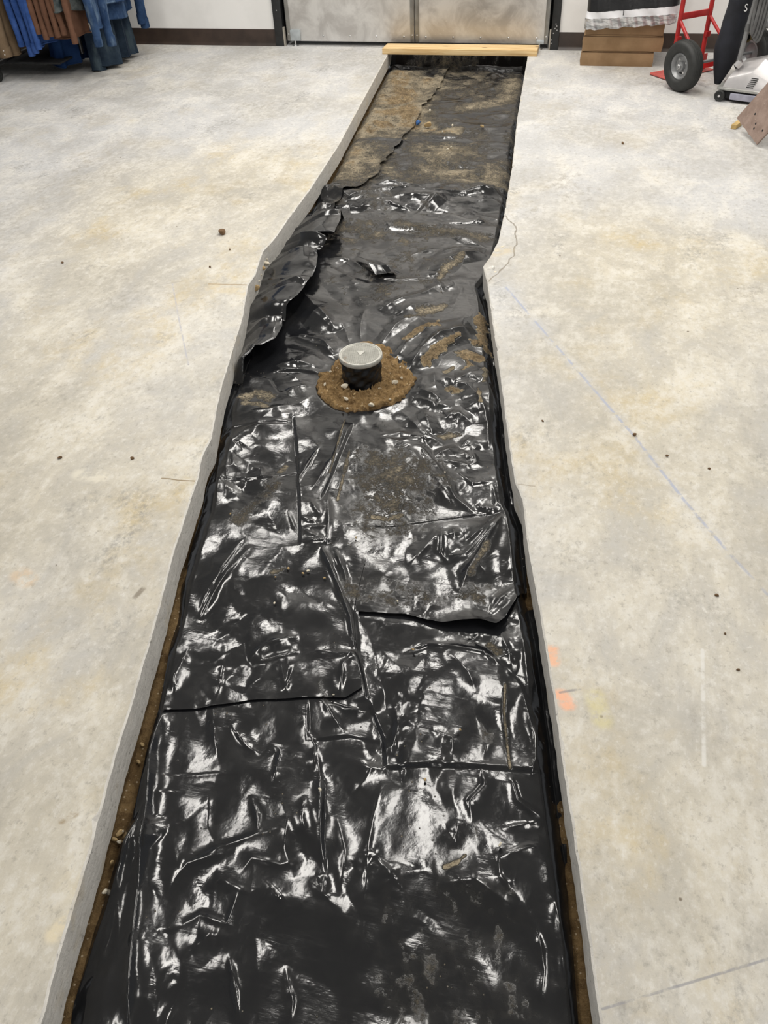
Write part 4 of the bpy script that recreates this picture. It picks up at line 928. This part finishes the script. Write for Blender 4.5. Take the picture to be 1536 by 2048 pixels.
MB().tube([(-0.10, 0.18, 1.18), (-0.03, 0.15, 1.22), (0.03, 0.15, 1.22), (0.10, 0.18, 1.18)], 0.0135, 12).build('handle', M_RED, HTK)
for zz in (0.318, 0.62, 0.92):
    MB().box((0, 0.247, zz), (0.21, 0.012, 0.034), bev=0.003).build('cross_bar', M_RED, HTK)
MB().box((0, 0.245, 0.05), (0.30, 0.008, 0.09), bev=0.002).build('back_plate', M_RED, HTK)
MB().prism([(-0.185, 0.20), (0.185, 0.20), (0.185, 0.345), (0.17, 0.36), (-0.17, 0.36), (-0.185, 0.345)], 0.006, Matrix.Translation((0, 0, 0.004))).build('toe_plate', M_TOE, HTK, bev=0.0015)
MB().tube([(-0.30, 0, 0.13), (0.30, 0, 0.13)], 0.008).build('axle', M_HUB, HTK)
for sx in (-1, 1):
    W = Matrix.Translation((sx * 0.258, 0, 0.131)) @ Matrix.Rotation(sx * math.pi / 2, 4, 'Y')
    prof = []
    for k in range(25):
        a = -math.pi * 0.5 + 2 * math.pi * k / 24 + math.pi
        rr_ = 0.097 + 0.034 * math.copysign(abs(math.cos(a)) ** 0.75, math.cos(a)); hh_ = 0.042 * math.copysign(abs(math.sin(a)) ** 0.8, math.sin(a))
        prof.append((rr_, hh_))
    ty = MB().lathe(prof, W, 64, close=False).build('tyre', M_TYRE, HTK, 60)
    m = MB()
    for k in range(-2, 3): m.lathe([(0.1312 - abs(k) * 0.0016, k * 0.0105 - 0.0028), (0.1335 - abs(k) * 0.0018, k * 0.0105 - 0.0015), (0.1335 - abs(k) * 0.0018, k * 0.0105 + 0.0015), (0.1312 - abs(k) * 0.0016, k * 0.0105 + 0.0028)], W, 64, close=False)
    m.build('tread_rib', M_TYRE, ty, 30)
    h = MB().lathe([(0.067, -0.030), (0.069, 0.028), (0.062, 0.032), (0.056, 0.026), (0.048, 0.010), (0.026, 0.008), (0.022, 0.022), (0.0, 0.023)], W, 40, close=False)
    h.lathe([(0.067, -0.030), (0.058, -0.030), (0.045, -0.012), (0.0, -0.010)], W, 40, close=False)
    h = h.build('hub', M_HUB, HTK, 35)
    for k in range(4):
        a = 0.6 + k * math.pi / 2; m = MB().lathe([(0.0055, 0), (0.0055, 0.004), (0.0, 0.0045)], W @ Matrix.Translation((0.037 * math.cos(a), 0.037 * math.sin(a), 0.0085)), 8, close=False); m.build('hub_bolt', M_RIV, h)
    m = MB(); m.box((0, 0, 0), (0.02, 0.006, 0.004)); o = m.build('hub_slot', M_DARK, h, 0); o.matrix_local = W @ Matrix.Translation((-0.036, 0.0, 0.0095)) @ Matrix.Rotation(math.pi / 2, 4, 'Z')
    MB().lathe([(0.013, 0.0), (0.013, 0.028), (0.009, 0.032), (0.0, 0.032)], W @ Matrix.Translation((0, 0, 0.008)), 16, close=False).build('axle_cap', M_RIV, h)

# =================================================================== UPRIGHT VACUUM
M_SIL = plain('vacuum_silver', (0.60, 0.58, 0.58), 0.28, 0.45, 0.1, 10, 0.05); M_BUMP = plain('vacuum_bumper', (0.33, 0.33, 0.40), 0.4, 0.1, 0.2, 20); M_TUBE = plain('grey_tube', (0.25, 0.25, 0.25), 0.35, 0.3)
M_CLOTH = plain('navy_black_cloth', (0.010, 0.011, 0.017), 0.8, 0, 0.4, 12, 0.4); M_HOSE = plain('grey_hose', (0.115, 0.115, 0.115), 0.5, 0, 0.2, 20)
VC = thing('vacuum_cleaner', 'upright vacuum cleaner with silver hood and dark cloth bag', 'vacuum cleaner', (0.60, 5.265, 0.0), math.atan2(-0.36, 0.93))
hv = [(.02, 0, .068), (.38, 0, .062), (.38, .30, .062), (.02, .30, .068), (.035, .012, .115), (.155, .022, .152), (.33, .010, .092), (.035, .288, .115), (.155, .278, .152), (.33, .29, .092), (.07, .10, .172), (.19, .10, .205), (.34, .11, .135), (.07, .20, .172), (.19, .20, .205), (.34, .19, .135)]
hf = [(0, 1, 6), (0, 6, 5), (0, 5, 4), (4, 5, 11), (4, 11, 10), (5, 6, 12), (5, 12, 11), (3, 9, 2), (3, 8, 9), (3, 7, 8), (7, 14, 8), (7, 13, 14), (8, 15, 9), (8, 14, 15), (10, 11, 14, 13), (11, 12, 15, 14), (1, 2, 9, 15, 12, 6), (0, 4, 10, 13, 7, 3), (0, 3, 2, 1)]
m = MB(); m.add(hv, hf); hood = m.build('hood', M_SIL, VC, 20, bev=0.006)
MB().prism([(0.0, -0.012), (0.40, -0.012), (0.41, 0.0), (0.41, 0.30), (0.40, 0.312), (0.0, 0.312), (-0.01, 0.29), (-0.01, 0.01)], 0.012, Matrix.Translation((0, 0, 0.056))).build('hood_rim', plain('vacuum_rim', (0.42, 0.42, 0.40), 0.35, 0.4), VC, bev=0.003)
MB().prism([(0.01, 0.0), (0.38, 0.0), (0.38, 0.30), (0.01, 0.30)], 0.042, Matrix.Translation((0, 0, 0.015))).build('base', M_DARK, VC, bev=0.003)
MB().prism([(0.075, -0.022), (0.405, -0.022), (0.42, -0.008), (0.42, 0.31), (0.405, 0.32), (0.40, 0.31), (0.40, -0.004), (0.075, -0.004)], 0.032, Matrix.Translation((0, 0, 0.016))).build('bumper', M_BUMP, VC, bev=0.005)
for k in range(6):
    zz = 0.082 + k * 0.0088; yy = 0.0 + (zz - 0.065) * 0.20
    MB().box((0.165 + k * 0.003, yy - 0.0005, zz), (0.036, 0.003, 0.0032)).build('vent_slot', M_DARK, hood, 0)
for sy in (-0.018, 0.312):
    wv = Matrix.Translation((0.02, sy, 0.029)) @ Matrix.Rotation(math.pi / 2, 4, 'X')
    wh = MB().lathe([(0.0, -0.010), (0.025, -0.010), (0.028, -0.007), (0.028, 0.007), (0.025, 0.010), (0.020, 0.010), (0.018, 0.007), (0.0, 0.007)], wv, 28, close=False).build('wheel', M_TYRE, VC)
    MB().lathe([(0.006, 0.006), (0.006, 0.013), (0.0, 0.0135)], wv, 14, close=False).build('wheel_cap', M_SIL, wh)
MB().tube([(0.06, 0.05, 0.165), (0.075, 0.055, 0.19)], 0.020, 14).build('handle_socket', M_SIL, VC)
hd = MB().tube([(0.063, 0.052, 0.175), (0.075, 0.07, 0.45), (0.085, 0.085, 0.80), (0.05, 0.09, 1.02), (0.0, 0.09, 1.08)], 0.0125, 14).build('handle', M_TUBE, VC)
MB().tube([(0.0702, 0.063, 0.335), (0.0708, 0.064, 0.37)], 0.0150, 14).build('cord_clip', M_HOSE, hd)
cl = []; rr2 = []
for k in range(25):
    z = 0.045 + k / 24 * 0.93; cl.append((-0.052 + 0.045 * min(1, z / 0.5), 0.145 - 0.02 * z, z))
    rr2.append(np.interp(z, [0.04, 0.08, 0.14, 0.22, 0.40, 0.65, 0.85, 0.98], [0.018, 0.034, 0.062, 0.082, 0.073, 0.080, 0.070, 0.03]) * (1 + 0.03 * math.sin(k * 1.7)))
MB().tube(cl, rr2, 28, flat=0.85).build('dust_bag', M_CLOTH, VC, 60)
cu = bpy.data.curves.new('bag_letter', 'FONT'); cu.body = 'S'; cu.size = 0.05; cu.extrude = 0.0008; cu.align_x = 'CENTER'; cu.align_y = 'CENTER'
to = bpy.data.objects.new('bag_letter', cu); COL.objects.link(to)
bpy.context.view_layer.update(); me = bpy.data.meshes.new_from_object(to.evaluated_get(bpy.context.evaluated_depsgraph_get())); bpy.data.objects.remove(to)
me.materials.clear(); me.materials.append(plain('white_print', (0.75, 0.75, 0.75), 0.6)); lt = link('bag_letter', me, VC)
lt.location = (0.037, 0.0705, 0.437); lt.rotation_euler = (math.pi / 2, 0, 0.25); lt.scale = (0.8, 1, 1)
co = thing('power_cord', 'grey cord looped in a bundle beside the vacuum handle', 'cord', (0.60, 5.265, 0.0), math.atan2(-0.36, 0.93))
for k, (dx, lo) in enumerate(((0.028, 0.33), (0.040, 0.315), (0.052, 0.30), (0.064, 0.29))):
    pts = []
    for j in range(25):
        a = math.pi * j / 24; pts.append((0.083 + dx * 0.35 + dx * 0.8 * (1 - math.cos(a)) / 2, 0.03 + 0.012 * k, 0.80 - (0.80 - lo) * math.sin(a) ** 0.45))
    MB().tube(pts, 0.0085, 8).build('cord_loop', M_HOSE, co)
MB().tube([(0.08, 0.04, 0.78), (0.12, 0.05, 0.82), (0.16, 0.06, 0.78)], 0.007, 8).build('cord_top', M_HOSE, co)
hs = thing('vacuum_hose', 'fat grey hose with an open gold rimmed end behind the vacuum', 'hose', (0, 0, 0))
def inY(p, y):
    d = CAM_R @ _ray(*p); k = y / d.y; return Vector((k * d.x, y, CAM_H + k * d.z))
e0, e1, e2, e3 = inY((1493, 72), 5.50), inY((1508, 58), 5.58), inY((1522, 47), 5.66), inY((1560, 43), 5.70)
pts = [e0, e0.lerp(e1, 0.5), e1, e1.lerp(e2, 0.5), e2, e2.lerp(e3, 0.5), e3, e3 + Vector((0.20, 0.05, -0.05)), e3 + Vector((0.33, 0.05, -e3.z + 0.03))]
hb = MB().tube(pts, 0.028, 20, caps=False).build('hose_body', M_TUBE, hs, 60)
d = (e1 - e0).normalized(); Q = Matrix.Translation(e0) @ Vector((0, 0, 1)).rotation_difference(d).to_matrix().to_4x4()
MB().lathe([(0.024, 0.010), (0.024, -0.004), (0.033, -0.006), (0.034, 0.022), (0.028, 0.026)], Q, 28, close=False).build('hose_rim', plain('brass_rim', (0.42, 0.33, 0.16), 0.3, 0.8), hs)
MB().lathe([(0.0245, 0.012), (0.0, 0.013)], Q, 24, close=False).build('hose_bore', M_DARK, hs)

# =================================================================== HARDBOARD OFFCUT AND BATTEN
def hb_mat():
    t = NT('brown_hardboard'); P = t.pos(); n = t.noise(P, 18, 6, 0.65)
    c = t.mix(t.rng(n, 0.3, 0.7), (0.22, 0.155, 0.125), (0.32, 0.235, 0.195))
    c = t.mix(t.rng(t.noise(P, 60, 3), 0.64, 0.72, 0, 0.6), c, (0.42, 0.34, 0.29))
    t.set(Base_Color=c, Roughness=0.75); return t.m
A = at(1473, 236, 0.060); B = at(1513, 289, 0.012); Dv = Vector((0.25, -0.215, 0.50)) * 0.9
u_ = (B - A); nrm = u_.cross(Dv).normalized()
if nrm.x > 0: nrm = -nrm
t_ = thing('hardboard_offcut', 'brown hardboard offcut with nail holes leaning at the right edge', 'board', A)
m = MB(); n_ = 24; vs = []; q = random.Random(3)
for i in range(n_ + 1):
    e = A + u_ * (i / n_) - A; k = q.uniform(-0.004, 0.006)
    vs += [e + Dv * k, e + Dv + Vector((0, 0, 0)), e + Dv * k - nrm * 0.007, e + Dv - nrm * 0.007]
for i in range(n_):
    a, b = i * 4, (i + 1) * 4
    m.f += [(a, b, b + 1, a + 1), (a + 2, a + 3, b + 3, b + 2), (a, a + 2, b + 2, b), (a + 1, b + 1, b + 3, a + 3)]; m.mi += [0] * 4
m.v = [tuple(v) for v in vs]; m.f += [(0, 1, 3, 2), (n_ * 4, n_ * 4 + 2, n_ * 4 + 3, n_ * 4 + 1)]; m.mi += [0, 0]
m.build('sheet', hb_mat(), t_, 30)
Qr = Vector((0, 0, 1)).rotation_difference(nrm).to_matrix().to_4x4()
for fu, fd in ((0.62, 0.07), (0.56, 0.11), (0.35, 0.16), (0.85, 0.12), (0.7, 0.25)):
    MB().lathe([(0.0052, 0.0003), (0.0052, 0.0012), (0.0028, 0.0012), (0.0, 0.0006)], Matrix.Translation(u_ * fu + Dv * fd) @ Qr, 12, close=False).build('nail_hole', M_DARK, t_)
pa, pb = at(1467, 254, 0.012), at(1536, 205, 0.012)
m = MB(); d = (pb - pa); L2 = d.length * 1.8; o = m.box((L2 / 2, 0, 0), (L2, 0.026, 0.022), bev=0.002).build('wooden_batten', plain('raw_pine', (0.52, 0.36, 0.14), 0.7, 0, 0.2, 18)); o.location = pa; o.rotation_euler = (0, 0, math.atan2(d.y, d.x))
tag(o, 'yellow wooden batten end sticking out under the hardboard', 'batten')

# =================================================================== CLOTHES RACK AND GARMENTS
M_RACK = plain('rack_steel', (0.10, 0.10, 0.105), 0.35, 0.6); RAIL_Z, RAIL_Y = 1.46, 5.60
RK = thing('clothes_rack', 'wheeled clothes rail whose caster shows at the left edge', 'clothes rack', (-3.9, RAIL_Y, 0))
MB().tube([(-1.15, 0, RAIL_Z), (0.72, 0, RAIL_Z)], 0.014, 14).build('rail', M_RACK, RK)
for sx in (-1.12, 0.40):
    MB().tube([(sx, 0, 0.10), (sx, 0, RAIL_Z)], 0.014, 12).build('upright', M_RACK, RK)
for sx in (-1.12, -0.06):
    MB().tube([(sx, -0.33, 0.10), (sx, 0.30, 0.10)], 0.014, 12).build('foot', M_RACK, RK)
MB().box((-0.42, 0.02, 0.092), (1.56, 0.50, 0.012), bev=0.003).build('shade_board', M_DARK, RK)  # added black board, blocks lamplight and stands for shade under the rack
for cx_, cy_ in ((-0.06, -0.335), (-1.12, -0.335), (-0.06, 0.30), (-1.12, 0.30)):
    wv = Matrix.Translation((cx_, cy_, 0.041)) @ Matrix.Rotation(math.pi / 2, 4, 'Y')
    cs_ = MB().lathe([(0.0, -0.012), (0.036, -0.012), (0.040, -0.008), (0.040, 0.008), (0.036, 0.012), (0.020, 0.012), (0.018, 0.008), (0.0, 0.008)], wv, 26, close=False).build('caster', M_TYRE, RK)
    MB().tube([(cx_, cy_, 0.05), (cx_, cy_, 0.10)], 0.008, 8).build('caster_stem', M_HUB, cs_)
def cloth_mat(name, c1, c2, sc=9, weave=0.35, wear=None):
    t = NT(name); P = t.obj(); n = t.noise(P, sc, 6, 0.6)
    c = t.mix(t.rng(n, 0.3, 0.7), c1, c2)
    if wear: c = t.mix(t.rng(t.noise(t.mapping(P, (1, 1, 0.4)), sc * 0.9, 5), 0.55, 0.70, 0, 0.8), c, wear)
    t.set(Base_Color=c, Roughness=0.9, Normal=t.bump(t.noise(P, 90, 4), weave, 0.003)); t.b.inputs['Specular IOR Level'].default_value = 0.15; return t.m
C_TAN = cloth_mat('tan_cotton', (0.125, 0.085, 0.050), (0.19, 0.135, 0.085)); C_BLUE = cloth_mat('blue_chambray', (0.020, 0.055, 0.19), (0.060, 0.125, 0.36)); C_NAVY = cloth_mat('deep_blue_cotton', (0.008, 0.024, 0.085), (0.016, 0.045, 0.13))
C_BRN = cloth_mat('brown_cotton', (0.125, 0.062, 0.040), (0.185, 0.098, 0.063)); C_DEN = cloth_mat('mid_denim', (0.012, 0.030, 0.075), (0.035, 0.070, 0.15), 11, 0.4, (0.13, 0.19, 0.27)); C_DDEN = cloth_mat('dark_denim', (0.010, 0.017, 0.032), (0.028, 0.045, 0.068), 9, 0.4, (0.065, 0.090, 0.105))
C_PLAID = cloth_mat('grey_green_plaid', (0.030, 0.042, 0.046), (0.17, 0.185, 0.18), 16); C_CREAM = cloth_mat('cream_lining', (0.36, 0.34, 0.29), (0.50, 0.48, 0.42)); M_HOOK = plain('hook_steel', (0.5, 0.5, 0.5), 0.3, 0.9); M_BTN = plain('pearl_button', (0.6, 0.55, 0.5), 0.4)
def garment(name, label, cat, x, y0, y1, zh, mat, thick=0.05, sleeve=None, ripples=6, seed=0, flare=0.0, group=None, ztop=1.34, tilt=0.0, hemdip=0.0, buttons=False):
    """A garment hanging across the rail: body, collar, hook and sleeves on both edges."""
    q = random.Random(seed); t = thing(name, label, cat, (x, (y0 + y1) / 2, 0), 0, group); hw = (y1 - y0) / 2
    nz_, na = 40, 72; ph = [q.uniform(0, 6.28) for _ in range(5)]; vs = []
    for j in range(nz_ + 1):
        v = j / nz_; z = zh + (ztop - zh) * v
        sh = min(1, max(0.10, (1 - v) / 0.09)) if v > 0.91 else 1.0
        dpt = hw * sh * (1 + flare * (1 - v) ** 2) * (0.92 if 0.55 < v < 0.91 else 1.0); th = thick / 2 * (0.45 + 0.55 * (1 - v) ** 0.6) * (0.6 if v > 0.95 else 1)
        for k in range(na):
            a = 2 * math.pi * k / na; ca, sa = math.cos(a), math.sin(a)
            yy = dpt * math.copysign(abs(sa) ** 0.8, sa)
            amp = thick * 0.30 * (1 - v) ** 0.8
            xx = th * math.copysign(abs(ca) ** 0.7, ca) + amp * (math.sin(yy / hw * ripples + ph[0] + 1.5 * v) * 0.7 + 0.4 * math.sin(yy / hw * ripples * 2.3 + ph[1] - v * 3))
            zz = z + (0.010 * math.sin(yy * 17 + ph[2]) + 0.005 * math.sin(a * 3 + ph[3]) + hemdip * yy if j < 3 else 0)
            vs.append((xx + tilt * (1 - v), yy, zz))
    m = MB(); m.add(vs, [(j * na + k, j * na + (k + 1) % na, (j + 1) * na + (k + 1) % na, (j + 1) * na + k) for j in range(nz_) for k in range(na)])
    m.build('body', mat, t, 70)
    hem = vs[:na]; MB().tube([Vector(p) + Vector((0, 0, 0.006)) for p in hem] + [Vector(hem[0]) + Vector((0, 0, 0.006))], 0.0035, 6, caps=False).build('hem', mat, t, 70)
    MB().tube([(0, 0.05, ztop + 0.005), (0, 0, ztop + 0.035), (0, -0.05, ztop + 0.005)], 0.016, 10).build('collar', mat, t)
    MB().tube([(0, 0, ztop + 0.03), (0, 0, RAIL_Z + 0.0), (0, 0.014, RAIL_Z + 0.018), (0, 0.020, RAIL_Z + 0.004)], 0.002, 6).build('hanger_hook', M_HOOK, t)
    if sleeve is not None:
        zs, rs, dxs = sleeve
        for s_ in (-1, 1):
            ya = s_ * (hw + 0.005); p = []; rr3 = []
            for j in range(16):
                v = j / 15; z = ztop - 0.08 - (ztop - 0.08 - zs) * v
                p.append((dxs * v + 0.006 * math.sin(v * 9 + ph[1]) + tilt * v, ya + s_ * 0.03 * math.sin(v * 2.2) + 0.008 * math.sin(v * 13 + ph[2]), z)); rr3.append(rs * (1.35 - 0.45 * v) * (1 + 0.06 * math.sin(j * 2.1 + ph[3])))
            sl = MB().tube(p, rr3, 18, flat=1.0).build('sleeve', mat, t, 70)
            c0 = Vector(p[-1]); MB().tube([c0 + Vector((0, 0, 0.055)), c0 + Vector((0, 0, 0.004)), c0 - Vector((0, 0, 0.004))], [rs * 0.99, rs * 1.03, rs * 0.96], 18).build('cuff', mat, sl, 50)
            if s_ < 0 and buttons:
                for zb in (0.018, 0.042): MB().lathe([(0.0045, 0), (0.0045, 0.002), (0, 0.003)], Matrix.Translation(c0 + Vector((rs * 0.55, -rs * 0.95, zb))) @ Matrix.Rotation(math.pi / 2, 4, 'X'), 10, close=False).build('button', M_BTN, sl)
    return t
GB, GR = 'blue shirts on the rail', 'brown shirts on the rail'
garment('coat', 'tan cotton coat hanging at the far left end of the view', 'coat', -3.865, 5.31, 5.90, 0.150, C_TAN, 0.13, (0.155, 0.045, 0.0), 5, 1, buttons=True)
garment('shirt', 'leftmost blue shirt, hanging against the tan coat', 'shirt', -3.745, 5.33, 5.88, 0.215, C_BLUE, 0.055, (0.21, 0.022, 0.0), 6, 2, group=GB)
garment('shirt', 'second blue shirt from the tan coat, with the lowest cuff', 'shirt', -3.695, 5.33, 5.88, 0.185, C_BLUE, 0.05, (0.155, 0.022, 0.012), 6, 3, group=GB)
garment('shirt', 'third blue shirt from the tan coat, in the middle of the blue row', 'shirt', -3.650, 5.32, 5.88, 0.205, C_BLUE, 0.05, (0.175, 0.021, 0.010), 6, 4, group=GB)
garment('shirt', 'rightmost blue shirt, next to the first brown shirt', 'shirt', -3.610, 5.32, 5.88, 0.20, C_BLUE, 0.045, (0.20, 0.020, 0.0), 6, 5, group=GB)
garment('long_skirt', 'long deep blue skirt reaching almost to the floor behind the brown shirts', 'skirt', -3.600, 5.48, 5.88, 0.045, C_NAVY, 0.15, None, 7, 6, 0.05)
for k, (x_, zc, lab) in enumerate(((-3.585, 0.285, 'first brown shirt, right beside the blue shirts'), (-3.540, 0.255, 'second brown shirt from the blue ones, with a square cuff'), (-3.500, 0.270, 'third brown shirt from the blue ones, with a jagged cuff'), (-3.455, 0.268, 'fourth brown shirt from the blue ones'), (-3.415, 0.278, 'fifth brown shirt from the blue ones, thin cuff'), (-3.345, 0.232, 'last brown shirt, half hidden beside the denim'))):
    garment('shirt', lab, 'shirt', x_, 5.33, 5.88, zc + (0.02 if k != 2 else -0.04), C_BRN, 0.042, (zc, 0.020, 0.0), 6, 20 + k, group=GR)
garment('plaid_jacket', 'grey green plaid jacket hanging short over the brown shirts', 'jacket', -3.375, 5.27, 5.86, 0.395, C_PLAID, 0.11, None, 5, 30)
garment('denim_jacket', 'worn denim jacket with a pale tag near its pocket', 'jacket', -3.235, 5.34, 5.90, 0.30, C_DEN, 0.075, (0.215, 0.026, 0.050), 6, 31)
garment('long_denim_dress', 'dark denim dress whose hem touches the floor', 'dress', -3.345, 5.60, 5.96, 0.030, C_DDEN, 0.13, None, 8, 32, 0.10, tilt=0.0, hemdip=0.0)
garment('denim_overalls', 'faded dark denim overalls drooping to the floor at the front', 'overalls', -3.40, 5.54, 5.72, 0.012, C_DDEN, 0.07, None, 4, 34, 0.05)
garment('denim_jacket', 'short blue denim jacket with white hem at the right end of the rail', 'jacket', -3.185, 5.50, 5.94, 0.40, C_DEN, 0.06, (0.185, 0.030, 0.0), 6, 33)
tg = MB(); tg.prism([(-0.028, 0.03), (0.028, 0.036), (0.026, -0.01), (0.004, -0.032), (-0.018, -0.02)], 0.003, Matrix.Translation((0, 0, 0)))
o = tg.build('care_tag', C_CREAM, None, 0); o.matrix_world = Matrix.Translation(inY((187, 57), 5.335)) @ Matrix.Rotation(math.pi / 2, 4, 'X'); tag(o, 'pale cloth tag hanging from the worn denim jacket', 'tag')
